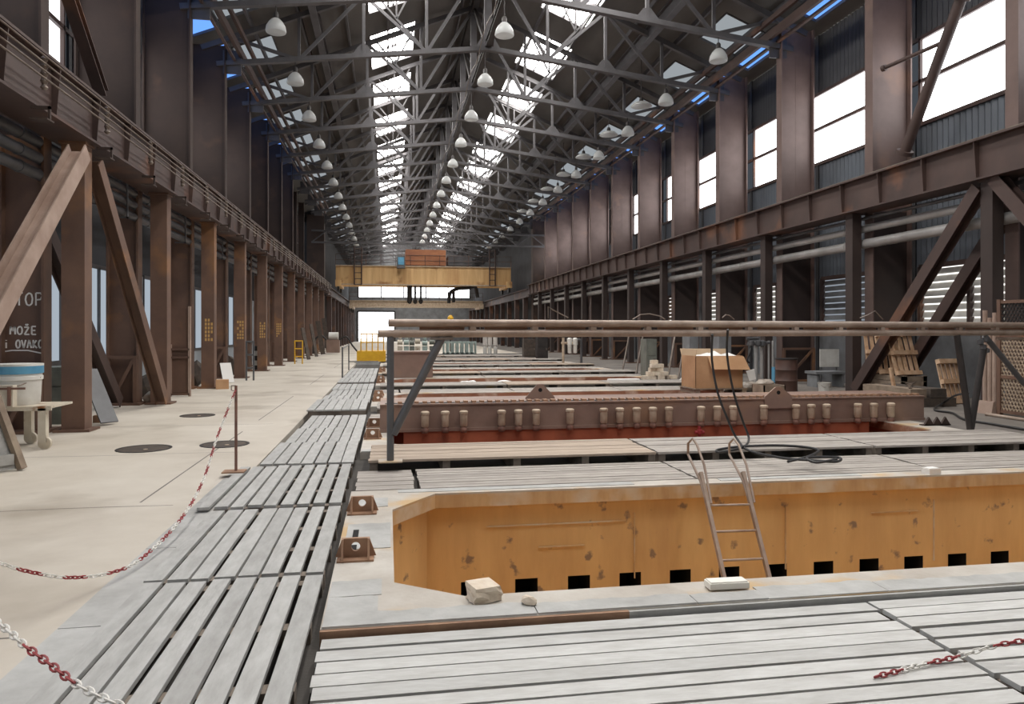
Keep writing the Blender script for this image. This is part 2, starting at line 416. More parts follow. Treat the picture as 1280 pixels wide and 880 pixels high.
def wall_window(X, y0, y1, z0, z1, sgn, pm, strip=.35, fm='girder', sm=None):
    fr = MB(); ys = y1-strip
    for z in (z0, (z0+z1)/2, z1): fr.box(X-.05, X+.05, y0, y1, z-.05, z+.05)
    for y in ((y0, ys, y1) if strip else (y0,y1)): fr.box(X-.05, X+.05, y-.04, y+.04, z0, z1)
    w = struct(fr.build(window(0), M[fm]))
    x = X+.03*sgn
    if strip:
        p = MB(); p.add([(x,ys,z0),(x,y1,z0),(x,y1,z1),(x,ys,z1)],[(0,1,2,3)]); p.build('dull_pane', M[sm or 'dullpane'], w)
    p = MB(); p.add([(x,y0,z0),(x,ys,z0),(x,ys,z1),(x,y0,z1)],[(0,1,2,3)])
    p.build('pane', M[pm], w)
    return w
for k in range(-2, 11):
    a = Y0+S*k
    wall_window(XR, a+1.4, a+4.9, 7.15, 9.45, 1, 'pane', .65 if k % 2 == 0 else 0)
    if k <= 3: wall_window(XL, a+.25, a+4.65, 7.0, 9.5, -1, 'paneL', .5 if k == 0 else 0)
    elif k < 7: wall_window(XL, a+.25, a+4.65, 7.0, 9.5, -1, 'dimpane', 0)
    else: wall_window(XL+.12, a+.3, a+4.6, 6.1, 10.6, -1, 'dimpane', 0)
    # frosted panels low in the walkway-side wall
    fr = MB()
    for z in (.95,3.2): fr.box(XL-.05,XL+.03,a+.5,a+4.1,z-.05,z+.05)
    for y in (a+.5,a+1.7,a+2.9,a+4.1): fr.box(XL-.05,XL+.03,y-.03,y+.03,.95,3.2)
    w = struct(fr.build(window(0), M['grey'])); p = MB()
    p.add([(XL-.03,a+.5,.95),(XL-.03,a+4.1,.95),(XL-.03,a+4.1,3.2),(XL-.03,a+.5,3.2)],[(0,1,2,3)]); p.build('pane', M['frost'], w)
    # boarded louvre windows low in the window-side wall
    fr = MB()
    for z in (1.75,3.35): fr.box(XR-.03,XR+.1,a+.95,a+4.3,z-.06,z+.06)
    for y in (a+.95,a+2.6,a+4.3): fr.box(XR-.03,XR+.1,y-.05,y+.05,1.75,3.35)
    w = struct(fr.build(window(0), M['girder']))
    sl = MB()
    nb = 8
    for i in range(nb):
        z = 1.8+i*(1.5/nb)
        sl.add([(XR+.04,a+1.0,z),(XR+.04,a+4.25,z),(XR+.09,a+4.25,z+.15),(XR+.09,a+1.0,z+.15)],[(0,1,2,3)])
    sl.build('slat', M['concwall'] if k == 1 else M['oldwood'] if k == 4 else M['white'], w)
    p = MB(); p.add([(XR+.11,a+1.0,1.75),(XR+.11,a+4.25,1.75),(XR+.11,a+4.25,3.35),(XR+.11,a+1.0,3.35)],[(0,1,2,3)])
    p.build('pane', M['shutterlight'] if k != 1 else M['dimpane'], w)

# end walls
wf = MB()
wf.box(-5.9,-4.4,YB,YB+.3,0,6.5); wf.box(1.0,13.1,YB,YB+.3,0,6.5); wf.box(-4.4,1.0,YB,YB+.3,4.4,6.5)
wf.box(-5.9,-4.3,YB,YB+.3,6.5,8.6); wf.box(12.2,13.1,YB,YB+.3,6.5,8.6)
wf.prism([(-5.9,YB,8.6),(13.1,YB,8.6),(13.1,YB,11.8),(XC,YB,15.7),(-5.9,YB,11.8)],(0,.3,0))
struct(wf.build('wall_far', M['concwall']))
fr = MB()
for x in (-4.3,-1,2.3,5.6,8.9,12.2): fr.box(x-.08,x+.08,YB-.05,YB+.05,6.5,8.6)
for z in (6.5,8.6): fr.box(-4.3,12.2,YB-.05,YB+.05,z-.06,z+.06)
w = struct(fr.build(window(0), M['dark'])); p = MB()
p.add([(-4.3,YB+.1,6.5),(12.2,YB+.1,6.5),(12.2,YB+.1,8.6),(-4.3,YB+.1,8.6)],[(0,1,2,3)]); p.build('pane', M['pane'], w)
fr = MB()
for x in (-4.4,1.0): fr.box(x-.12,x+.12,YB-.1,YB+.1,0,4.5)
fr.box(-4.4,1.0,YB-.1,YB+.1,4.35,4.6)
struct(fr.build('door_1', M['dark']))
wb = MB(); wb.box(XL-.3,XR+.3,YA-.3,YA,0,16)
struct(wb.build('wall_back', M['concwall']))
yard = MB(); yard.box(-14,16,YB+.3,YB+40,-.5,-.02)
struct(yard.build('floor_outside', M['kerb']))

# ------------------------------------------------------------------ columns
def main_column(side, k):
    y = Y0+S*k
    if side == 'L': xa, xb, lab = -6.75, (-5.5 if k < 8 else -6.35), 'walkway'
    else: xa, xb, lab = 12.56, 13.68, 'window'
    mw = M['rust'] if side == 'L' else M['rustlit']
    t = thing('wall_column', 'wide brown steel wall column on the %s side, %s from the near end' % (lab, ORD[k]), 'column', ((xa+xb)/2, y-.2, 0), 'wide wall columns on the %s side' % lab)
    zt = 11.45
    if side == 'L':
        b = MB(); b.box(-6.08, -5.5, y-.22, y-.18, 0, 4.8); b.build('lower_web', M['rustlow'], t)
        b = MB(); b.box(xa+.03, xb-.05, y-.22, y-.18, 4.8, zt); b.build('upper_web', mw, t)
        for x, za, zb_, mm_ in ((-6.1,0,4.8,M['rustlow']),(-5.48,0,4.8,M['rustlow']),(xa,4.8,zt,mw),(xb-.02,4.8,zt,mw)):
            f = MB(); f.box(x-.02, x+.02, y-.34, y-.06, za, zb_); f.build('flange', mm_, t)
        xa = -6.1; xb = -5.46
    else:
        b = MB(); b.box(xa+.03, xb-.03, y-.22, y-.18, 0, 4.8); b.build('lower_web', M['colR'], t)
        b = MB(); b.box(xa+.03, xb-.03, y-.22, y-.18, 4.8, zt)
        if k % 2 == 0: b.box((xa+xb)/2-.012,(xa+xb)/2+.012,y-.225,y-.22,5.7,10.6)
        b.build('upper_web', mw, t)
        for x in (xa, xb):
            f = MB(); f.box(x-.02, x+.02, y-.36, y-.04, 0, zt); f.build('flange', mw, t)
    g = MB()                                                      # stiffened foot
    g.box(xa-.08,xb+.08,y-.5,y+.1,0,.05)
    g.build('base_plate', M['rustlow'], t)
    g = MB()
    g.box(xa,xb,y-.42,y-.36,1.02,1.09); g.bar((xa+.1,y-.4,.05),(xb-.06,y-.4,1.03),.05,.07); g.box(xb-.08,xb,y-.44,y-.36,.05,1.05); g.box(xa,xa+.08,y-.44,y-.36,.05,1.05)
    g.build('foot_bracing', M['rustlow'], t)
    return t
def crane_column(side, k):
    y = Y0+S*k
    if side == 'L': xa, xb, lab = -5.22, -4.87, 'walkway'
    else: xa, xb, lab = 12.0, 12.26, 'window'
    m = M['rustlow'] if side == 'L' else M['colR']
    t = thing('crane_column', 'brown steel crane column on the %s side, %s from the near end' % (lab, ORD[k]), 'column', ((xa+xb)/2, y-.15, 0), 'crane columns on the %s side' % lab)
    b = MB(); b.box(xa, xb, y-.3, y-.27, .04, 4.68); b.box(xa, xb, y-.03, y, .04, 4.68)
    xi = (xa+xb)/2
    b.box(xi-.02, xi+.02, y-.27, y-.03, .04, 4.68)
    b.box(xb-.02 if side == 'L' else xa, xb if side == 'L' else xa+.02, y-.27, y-.03, .04, 4.68)
    b.build('shaft', m, t)
    c = MB(); c.box(xa-.1, xb+.1, y-.38, y+.08, 0, .04); c.build('base_plate', M['rustlow'], t)
    c = MB(); c.box(xa-.03,xb+.03,y-.34,y+.04,4.68,4.72); c.build('cap_plate', m, t)
    if side == 'L' and k in (3,4,5,2):
        r = MB()
        for col in range(3):
            for row in range(6):
                if random.random() < .8:
                    zz = 1.35+row*.11; xx = xa+.1+col*.08
                    r.box(xx, xx+.05, y-.303, y-.3, zz, zz+.08)
        r.build('stencil_mark', M['ochremark'], t)
    return t
for k in range(0, 11):
    main_column('L', k); main_column('R', k)
    crane_column('L', k); crane_column('R', k)

# chalk writing on the first walkway-side wall column
GL = {'S':[[(1,.9),(.5,1),(.05,.8),(.2,.55),(.8,.45),(.95,.2),(.5,0),(0,.1)]],'T':[[(0,1),(1,1)],[(.5,1),(.5,0)]],
      'O':[[(.5,1),(.1,.8),(0,.45),(.2,.08),(.55,0),(.9,.15),(1,.55),(.85,.9),(.5,1)]],'P':[[(.1,0),(.1,1),(.8,1),(1,.8),(.8,.5),(.1,.45)]],
      'A':[[(0,0),(.45,1),(1,0)],[(.2,.4),(.85,.4)]],'M':[[(0,0),(.1,1),(.5,.4),(.9,1),(1,0)]],'E':[[(.9,1),(.1,1),(.1,0),(.95,0)],[(.1,.5),(.8,.5)]],
      'Z':[[(0,.9),(.9,.9),(.05,0),(1,0)],[(.25,1.3),(.5,1.1),(.75,1.3)]],'I':[[(.4,0),(.4,.7)],[(.4,.9),(.4,1)]],'V':[[(0,1),(.5,0),(1,1)]],'K':[[(.1,0),(.1,1)],[(.9,.95),(.1,.45),(1,0)]]}
def write(mb, text, u0, v0_, u1, v1_, y):
    """letters between two points of the plate"""
    a = onY(u0, v0_, y); b = onY(u1, v1_, y)
    n = len(text); cw = (b.x-a.x)/n; h = (a.z-b.z)
    for i, ch in enumerate(text):
        for st in GL.get(ch, []):
            for p, q in zip(st[:-1], st[1:]):
                P = Vector((a.x+cw*(i+.1+.72*p[0]), y, b.z+h*p[1])); Q = Vector((a.x+cw*(i+.1+.72*q[0]), y, b.z+h*q[1]))
                mb.bar(P, Q, .004, .024, up=(0,0,1) if abs((Q-P).normalized().z) < .9 else (1,0,0))
mb = MB(); yy = Y0-.225
write(mb, 'STOP', 6, 366, 55, 382, yy); write(mb, 'A MOZE', -6, 408, 47, 418, yy); write(mb, 'I OVAKO', 5, 425, 54.5, 435, yy)
pts = [onY(u, v, yy) for u, v in ((-6,441),(15,438),(35,438),(54,442))]
for p, q in zip(pts[:-1], pts[1:]): mb.bar(p, q, .004, .02)
mc = bpy.data.objects['wall_column']
o = mb.build('chalk_writing', M['chalk'], mc); o['label'] = 'white chalk letters'

# ------------------------------------------------------------------ crane girders, rails, braces
def girder(side):
    if side == 'L': xi, xo, nm = -4.72, -5.38, 'walkway'
    else: xi, xo, nm = 11.82, 12.5, 'window'
    xm = (xi+xo)/2; ya, yb = 4.2, 62.0; xw = xi-.16 if side == 'L' else xi+.16
    t = thing('crane_girder', 'long brown riveted crane girder on columns along the %s side' % nm, 'girder', (xm, (ya+yb)/2, 4.72))
    lo, hi = min(xi,xo), max(xi,xo)
    b = MB(); b.box(lo,hi,ya,yb,4.72,4.76); b.build('bottom_flange', M['girder'], t)
    b = MB(); b.box(lo,hi,ya,yb,5.52,5.56); b.build('top_flange', M['girder'], t)
    b = MB(); b.box(xw-.015,xw+.015,ya,yb,4.76,5.52); b.build('web_plate', M['girder'], t)
    b = MB(); b.box(xm-.035,xm+.035,ya,yb,5.56,5.68); b.box(xm-.07,xm+.07,ya,yb,5.56,5.58); b.build('crane_rail', M['steel'], t)
    y = ya; st = None
    while y < yb:
        s = 1 if side == 'L' else -1
        if st is None:
            b = MB(); b.prism([(xw,y,4.76),(xw+s*.08,y,4.76),(xw+s*.14,y,5.52),(xw,y,5.52)],(0,.02,0))
            st = b.build('stiffener', M['girder'], t)
        else:
            c = st.copy(); C.objects.link(c); c.parent = t; c.location = (0,y-ya,0)
        y += 1.5
girder('L'); girder('R')
def far_girder(x, lab):
    b = MB(); b.ibar((x,62.5,4.9),(x,YB-.5,4.9),.5,.75,.05)
    for k in range(11): b.box(x-.2,x+.2,64+4.4*k,64.4+4.4*k,0,4.55)
    tag(b.build('crane_girder', M['girder']), lab, 'girder')
far_girder(-4.95, 'crane girder on posts beyond the portal leading to the bright doorway')
far_girder(12.1, 'crane girder on posts beyond the portal opposite the bright doorway')

def brace(p, q, w, label, m='girder', d=None, nm='diagonal_brace', gus=False):
    p, q = Vector(p), Vector(q)
    t = thing(nm, label, 'brace', p)
    b = MB(); b.ibar(p, q, w, d or w*.9, .02, up=(1,0,0)); b.build('strut', M[m], t)
    if gus:
        for c, nme in ((p,'end_plate'),(q,'end_plate')):
            g = MB(); g.box(c.x-.02,c.x+.02,c.y-.25,c.y+.25,max(.0,c.z-.22),c.z+.2); g.build(nme, M[m], t)
    return t
_p = onX(99,190,-4.72); _q = onX(0,372,-4.72); _q = _p+(_q-_p)*((.05-_p.z)/(_q.z-_p.z))
brace(_p,_q,.27,'pale worn diagonal brace rising to the first walkway crane column','pale',.26)
brace((-4.9,13.35,4.5),(-4.9,17.15,.1),.24,'brown diagonal brace between the first two walkway crane columns','rustlow',.22)
brace((-5.75,13.3,3.6),(-5.75,16.9,.1),.26,'darker diagonal brace behind the walkway crane columns','girder',.22)
brace((12.05,13.25,4.6),(12.05,17.3,.1),.27,'dark diagonal brace between the first two window side crane columns','girder',.24)
brace((13.0,13.4,4.4),(13.0,17.0,.15),.27,'dark diagonal brace behind the other one beside the leaning pallets','girder',.24)
brace((12.05,12.85,4.7),(12.05,8.8,.1),.27,'dark brace running off toward the mesh gate from the column top','girder',.24)
def tube_thing(nm, label, cat, p, q, r, m, collar=True):
    b = MB(); b.tube(p, q, r, 14)
    if collar:
        p, q = Vector(p), Vector(q); d = (q-p).normalized()
        b.tube(p, p+d*.1, r*1.6, 14); b.tube(q-d*.1, q, r*1.6, 14)
    return tag(b.build(nm, M[m], smooth=True), label, cat)
tube_thing('upper_brace','brown tubular brace slanting across the large first white window','brace', onX(1203,-6,13.0), onX(1130,193,13.0), .13,'girder')
tube_thing('window_strut','thin brown rod reaching from the wall column across the first window','rod', onX(1103,86,12.6), onX(1185,50,13.0), .05,'girder')
b = MB(); b.ibar(onX(86,-6,-5.6), onX(127,116,-5.6), .22,.2,.02); tag(b.build('upper_brace',M['girder']),'brown slanting brace above the walkway girder between wall columns','brace')

# bus bars and insulators on the walkway girder
t = thing('conductor_line', 'thin conductor wires on insulators along the walkway girder', 'wires', (-4.6,30,4.9))
for i, z in enumerate((5.02,5.12,5.22,5.32)):
    b = MB(); b.tube((-4.52-.0*i,5,z),(-4.52,61,z),.013,6); b.build('wire', M['steel'], t)
y = 6.3
while y < 61:
    b = MB()
    b.box(-4.74,-4.5,y-.02,y+.02,4.64,4.68); b.box(-4.53,-4.5,y-.02,y+.02,4.5,4.68); b.box(-4.72,-4.5,y-.1,y+.1,4.48,4.5)
    b.build('hook_bracket', M['rust'], t)
    b = MB()
    b.lathe([(.02,4.9),(.05,4.93),(.03,4.97),(.05,5.02),(.03,5.07),(.05,5.12),(.03,5.17),(.05,5.22),(.03,5.27),(.05,5.32),(.02,5.36)],(-4.58,y,0),10)
    b.build('insulator', M['steel'], t, smooth=True)
    y += 2.25

def pipe_run(nm, label, x, z, r, m, ya=5.0, yb=61.5):
    b = MB(); b.tube((x,ya,z),(x,yb,z),r,16)
    y = ya+1.2
    while y < yb: b.tube((x,y,z),(x,y+.06,z),r*1.12,16); y += 6
    return tag(b.build(nm, M[m], smooth=True), label, 'pipe')
pipe_run('service_pipe','dark grey pipe behind the walkway columns, topmost of three',-5.55,4.68,.09,'grey')
pipe_run('service_pipe','dark grey pipe behind the walkway columns, middle one of three',-5.55,4.42,.09,'grey')
pipe_run('service_pipe','dark grey pipe behind the walkway columns, lowest of three',-5.55,4.16,.09,'grey')
pipe_run('lagged_pipe','thick silver lagged pipe along the window side, lower of the pair',12.41,3.93,.125,'silver')
pipe_run('lagged_pipe','silver lagged pipe along the window side, above the thicker one',12.41,4.33,.1,'silver')
pipe_run('service_pipe','thin dark pipe along the window side above the silver pipes',12.41,4.6,.045,'grey')
for k in range(0,10):
    for f, w_ in ((.38,'near'),(.75,'far')):
        y = Y0+S*k+S*f
        b = MB(); b.box(-5.44,-5.41,y-.03,y+.03,4.02,4.82); b.box(-5.7,-5.41,y-.03,y+.03,4.02,4.05); b.box(-5.7,-5.41,y-.03,y+.03,4.79,4.82)
        tag(b.build('pipe_hanger', M['grey']), 'flat steel hanger on the dark pipes, %s of its pair, %s bay along' % (w_, ORD[k]), 'hanger', 'hangers on the dark pipes')

# ------------------------------------------------------------------ roof trusses
def chordz(x): return 10.85+(11.95-10.85)*(1-abs(x-XC)/8.9)
def make_truss(y):
    t = thing('roof_truss', '', 'truss', (XC, y, 10.85), 'roof trusses')
    xs = [XC-8.9+i*(8.9/4) for i in range(9)]
    topz = lambda x: roofz(x)-.3
    for s in (-1,1):
        b = MB(); b.bar((XC+s*9.9,y,topz(XC+s*9.9)),(XC,y,topz(XC)),.16,.18); b.build('top_chord', M['web'], t)
        b = MB(); b.bar((XC+s*9.4,y,chordz(XC+s*8.9)-.04),(XC,y,chordz(XC)),.2,.16); b.build('bottom_chord', M['web'], t)
    b = MB(); b.bar((XC,y,chordz(XC)),(XC,y,topz(XC)),.26,.2); b.build('king_post', M['web'], t)
    for i, x in enumerate(xs):
        if x == XC or i in (0,8): continue
        b = MB(); b.bar((x,y,chordz(x)),(x,y,topz(x)),.1,.1); b.build('post', M['web'], t)
    for s in (-1,1):
        for i in range(4):
            x0 = XC+s*8.9*(i/4); x1 = XC+s*8.9*((i+1)/4)
            b = MB()
            if i % 2 == 0: b.bar((x0,y,topz(x0)),(x1,y,chordz(x1)),.09,.11)
            else: b.bar((x0,y,chordz(x0)),(x1,y,topz(x1)),.09,.11)
            b.build('diagonal', M['web'], t)
        # little fan carrying the rooflight
        xm = XC+s*3.3; b = MB()
        zc = (chordz(xm)+topz(xm))/2
        for dx in (-.8,0,.8): b.bar((xm,y,zc),(xm+dx,y,topz(xm+dx)),.06,.06)
        b.bar((xm,y,zc),(XC+s*8.9/4,y,chordz(XC+s*8.9/4)),.07,.08)
        b.build('skylight_fan', M['web'], t)
        b = MB(); x = XC+s*8.9; b.box(x-.3,x+.3,y-.03,y+.03,10.5,11.3); b.build('gusset_plate', M['web'], t)
        g = MB(); x = XC+s*8.9/2
        g.prism([(x-.45,y-.015,chordz(x)),(x+.45,y-.015,chordz(x)),(x+.12,y-.015,chordz(x)+.4),(x-.12,y-.015,chordz(x)+.4)],(0,.03,0)); g.build('gusset_plate', M['web'], t)
    g = MB(); g.prism([(XC-.5,y-.015,11.9),(XC+.5,y-.015,11.9),(XC+.15,y-.015,12.5),(XC-.15,y-.015,12.5)],(0,.03,0)); g.build('gusset_plate', M['web'], t)
    return t
TY = [Y0-.2+S*k for k in range(2, 22) if Y0+S*k < YB-1]
tr0 = None
for i, y in enumerate(TY):
    lab = 'grey steel roof truss spanning the hall, %s from the near end' % ORD[i]
    if tr0 is None: tr0 = make_truss(y); tr0['label'] = lab
    else: dup(tr0, (XC, y, 10.85), lab)
# ridge bracing per bay
b0 = None
for i, y in enumerate(TY[:-1]):
    lab = 'dark crossed bracing under the ridge in roof bay %s from the near end' % ORD[i]
    if b0 is None:
        t = thing('ridge_bracing', lab, 'bracing', (XC, y, 11.95), 'ridge bracing')
        zb, zt = 12.0, 15.3
        for p, q in (((XC,y+.2,zb),(XC,y+S-.2,zt)),((XC+.12,y+.2,zt),(XC+.12,y+S-.2,zb))):
            b = MB(); b.bar(p, q, .1, .14); b.build('diagonal', M['dark'], t)
        b = MB(); b.ibar((XC,y,zb+.1),(XC,y+S,zb+.1),.2,.25,.03); b.build('tie', M['dark'], t)
        b = MB(); b.ibar((XC,y,zt),(XC,y+S,zt),.25,.3,.03); b.build('ridge_beam', M['dark'], t)
        b0 = t
    else: dup(b0, (XC, y, 11.95), lab)
for x, w in ((9.75,'window'),(-2.55,'walkway')):
    b = MB(); b.ibar((x,YA+.2,roofz(x)-.32),(x,YB-.2,roofz(x)-.32),.25,.5,.03)
    tag(b.build('longitudinal_beam', M['web']), 'deep grey roof beam running lengthwise on the %s side of the ridge' % w, 'beam')
b = MB(); b.path([(XC-.35,y,11.55+.35*abs(math.sin(y*.7))) for y in [19+.75*i for i in range(60)]], .015, 6)
tag(b.build('roof_cable', M['steel']), 'loose power cable looping along under the ridge', 'cable')
# rails, trays and pipes under the eaves
for i, (x, z, w, h) in enumerate(((-5.0,11.2,.12,.26),(-5.2,10.95,.08,.08),(-4.75,11.45,.1,.16))):
    b = MB(); b.bar((x,YA+.2,z),(x,61,z),w,h)
    tag(b.build('eaves_rail', M['girder']), 'dark rail under the walkway side eaves, %s out from the wall' % ['second','first','third'][i], 'rail')
for i, (x, z, w, h) in enumerate(((12.2,11.2,.12,.26),(12.45,11.0,.09,.09),(11.95,11.5,.1,.16))):
    b = MB(); b.bar((x,YA+.2,z),(x,61,z),w,h)
    tag(b.build('eaves_rail', M['girder']), 'dark rail under the window side eaves, %s out from the wall' % ['second','first','third'][i], 'rail')
# ------------------------------------------------------------------ lamps
def make_lamp(zchord, zs):
    t = thing('bell_lamp', '', 'lamp', (0,0,zs))
    b = MB(); b.tube((0,0,zs+.46),(0,0,zchord),.014,8); b.build('rod', M['dark'], t)
    b = MB(); b.lathe([(.0,.48),(.05,.47),(.075,.42),(.075,.30),(.09,.27),(.0,.27)],(0,0,zs),14); b.build('socket', M['dark'], t, smooth=True)
    b = MB(); b.lathe([(.085,.28),(.13,.25),(.21,.16),(.27,.05),(.295,-.08),(.28,-.12),(.26,-.13),(.0,-.14)],(0,0,zs),24)
    b.build('shade', M['shade'], t, smooth=True)
    return t
def make_flat(zchord, zs):
    t = thing('reflector_lamp', '', 'lamp', (0,0,zs))
    b = MB(); b.tube((0,0,zs+.3),(0,0,zchord),.014,8); b.build('rod', M['dark'], t)
    b = MB(); b.lathe([(.07,.3),(.09,.22),(.09,.1),(.0,.1)],(0,0,zs),14); b.build('socket', M['dark'], t, smooth=True)
    b = MB(); b.lathe([(.09,.14),(.3,.08),(.42,-.02),(.43,-.06),(.4,-.05),(.0,.05)],(0,0,zs),24); b.build('shade', M['shade'], t, smooth=True)
    return t
NL = 13
for x, zs, desc, grp in ((-3.2,10.4,'over the walkway','bell lamps over the walkway'),(3.5,10.75,'under the ridge','bell lamps under the ridge'),(10.45,10.4,'beside the window side eaves','bell lamps on the window side')):
    l0 = None
    for i in range(NL):
        y = TY[i]+.02
        lab = 'white glass bell lamp hanging %s, %s from the near end' % (desc, ORD[i])
        if l0 is None:
            l0 = make_lamp(chordz(x)-.05, zs); l0.location = (x,y,zs); l0['label'] = lab; l0['group'] = grp
        else: dup(l0, (x,y,zs), lab)
f0 = None
for i in range(7):
    y = TY[i+1]+2.2; x = 10.25; zs = 10.9
    lab = 'wide flat reflector lamp between trusses on the window side, %s from the near end' % ORD[i]
    if f0 is None: f0 = make_flat(roofz(x)-.2, zs); f0.location = (x,y,zs); f0['label'] = lab; f0['group'] = 'flat reflector lamps'
    else: dup(f0, (x,y,zs), lab)

# ------------------------------------------------------------------ pits
def grid_wall(mb, x0, x1, y, z0, z1, holes, dep=.45):
    xs = sorted({x0,x1,*[h[0] for h in holes],*[h[1] for h in holes]}); zs = sorted({z0,z1,*[h[2] for h in holes],*[h[3] for h in holes]})
    for a, b in zip(xs[:-1], xs[1:]):
        for c, d in zip(zs[:-1], zs[1:]):
            mid = ((a+b)/2,(c+d)/2)
            if any(h[0]<mid[0]<h[1] and h[2]<mid[1]<h[3] for h in holes):
                mb.mi = 1
                mb.add([(a,y,c),(b,y,c),(b,y,d),(a,y,d),(a,y+dep,c),(b,y+dep,c),(b,y+dep,d),(a,y+dep,d)],[(0,1,5,4),(1,2,6,5),(2,3,7,6),(3,0,4,7),(4,5,6,7)])
                mb.mi = 0
            else: mb.add([(a,y,c),(b,y,c),(b,y,d),(a,y,d)],[(0,1,2,3)])
def plate_with_hole(outer, inner, z0, z1):
    bm = bmesh.new()
    def loop(pts):
        vs = [bm.verts.new((x,y,z1)) for x,y in pts]
        return [bm.edges.new((vs[i],vs[(i+1)%len(vs)])) for i in range(len(vs))]
    e = loop(outer)+loop(inner)
    bmesh.ops.triangle_fill(bm, use_beauty=True, use_dissolve=False, edges=e)
    r = bmesh.ops.extrude_face_region(bm, geom=bm.faces[:])
    for v in [g for g in r['geom'] if isinstance(g, bmesh.types.BMVert)]: v.co.z = z0
    mb = MB(); bm.verts.index_update()
    mb.add([v.co.copy() for v in bm.verts], [tuple(v.index for v in f.verts) for f in bm.faces]); bm.free()
    return mb
for k in range(NP):
    dy = PER*k
    inner = [(x,y+dy) for x,y in PIT]
    outer = [(-.37,4.15+dy),(9.42,4.15+dy),(9.42,7.66+dy),(-.37,7.66+dy)]
    adj = ['ochre walled','red-brown walled','red-brown walled','dark red walled','dark red walled','dark red walled','dark red walled','dark red walled'][k]
    t = thing('floor_pit', '%s floor pit with chamfered corners, %s from the near end' % (adj, ORD[k]), 'pit', (4.5,6+dy,-1.8), 'row of floor pits')
    rp = plate_with_hole(outer, inner, -.02, 0)
    rp.box(-.37,9.42,4.15+dy,4.19+dy,-.5,-.021); rp.box(-.37,9.42,7.62+dy,7.66+dy,-.5,-.021); rp.box(-.37,-.33,4.19+dy,7.62+dy,-.5,-.021); rp.box(9.38,9.42,4.19+dy,7.62+dy,-.5,-.021)
    rp.build('rim_plate', M['rim'], t)
    lip = MB()
    ins = [(x+.0,y+dy) for x,y in PIT]
    cx, cy = 4.47, 5.97+dy
    for (xa,ya),(xb,yb) in zip(ins, ins[1:]+ins[:1]):
        d = Vector((xb-xa,yb-ya,0)).normalized(); n = Vector((d.y,-d.x,0))
        if n.dot(Vector((cx-xa,cy-ya,0))) > 0: n = -n          # outward
        n *= .09
        lip.prism([(xa,ya,-.15),(xb,yb,-.15),(xb+n.x,yb+n.y,-.15),(xa+n.x,ya+n.y,-.15)],(0,0,.13))
    if k == 0:
        e = MB(); e.box(-.37,1.4,4.125,4.15,-.12,-.003); e.build('edge_bar', M['bracket'], t); e = MB(); e.box(1.4,9.4,4.127,4.15,-.12,-.006); e.build('edge_bar', M['kerb'], t)
    lip.build('lip', M['ochrelip'] if k == 0 else M['redlip'], t)
    w = MB(); wz = -1.75
    out = []
    for x, y in PIT:
        sx = 1 if x > cx else -1; sy = 1 if y > 5.97 else -1
        out.append((x+sx*.08, y+sy*.08+dy))
    for i in range(8):
        (xa,ya),(xb,yb) = out[i], out[(i+1)%8]
        if i == 5:
            hs = []
            if k == 0: hs = [(.86+.565*j-.12,.86+.565*j+.12,-1.22,-.94) for j in range(13)]
            grid_wall(w, xb, xa, ya, wz, -.02, hs)
        else: w.add([(xa,ya,wz),(xb,yb,wz),(xb,yb,-.02),(xa,ya,-.02)],[(0,1,2,3)])
    w.add([(x,y,wz) for x,y in out],[tuple(range(8))])
    w.build('pit_wall', [M['ochre'] if k == 0 else M['redwall'], M['hole']], t)
    # weld seams on the ochre wall
    if k == 0:
        for x in (2.6,4.35,6.2):
            s = MB(); s.box(x-.006,x+.006,7.485,7.5,-1.0,-.3); s.build('weld_seam', M['ochrelip'], t)
        for x0,x1,z in ((1.0,2.5,-.38),(1.55,2.05,-.62),(5.4,6.0,-.42)):
            s = MB(); s.box(x0,x1,7.485,7.5,z-.006,z+.006); s.build('weld_seam', M['ochrelip'], t)
    # cement packing beside the rim
    rc = random.Random(20+k)
    x0 = -.36
    while x0 < 9.35:
        x1 = min(9.38, x0+rc.uniform(.45,1.3)); h = rc.uniform(.006,.014); c = MB()
        y1 = 4.3+dy+rc.uniform(-.03,.06)
        n = max(3, int((x1-x0)/.07)); up_ = [(x0+(x1-x0)*j/n, y1+rc.uniform(-.015,.015), 0) for j in range(n+1)]
        c.prism([(x0,4.155+dy,0),(x1-.006,4.155+dy,0)]+[(min(x,x1-.006),y,0) for x,y,_ in reversed(up_)],(0,0,h))
        c.build('cement_patch', M['kerb'], t); x0 = x1
    if k == 0:
        for (xa,xb,ya,yb) in ((-.36,-.06,4.34,4.62),(-.36,-.04,4.63,4.92),(-.33,.02,5.62,6.35),(-.3,.0,6.95,7.3),(.1,2.6,7.5,7.64),(3.6,5.3,7.52,7.64)):
            n = 6; c = MB()
            c.prism([(xa+(xb-xa)*j/n, ya+rc.uniform(-.012,.012),0) for j in range(n+1)]+[(xb+(xa-xb)*j/n, yb+rc.uniform(-.012,.012),0) for j in range(n+1)],(0,0,.005)); c.build('cement_patch', M['kerb'], t)
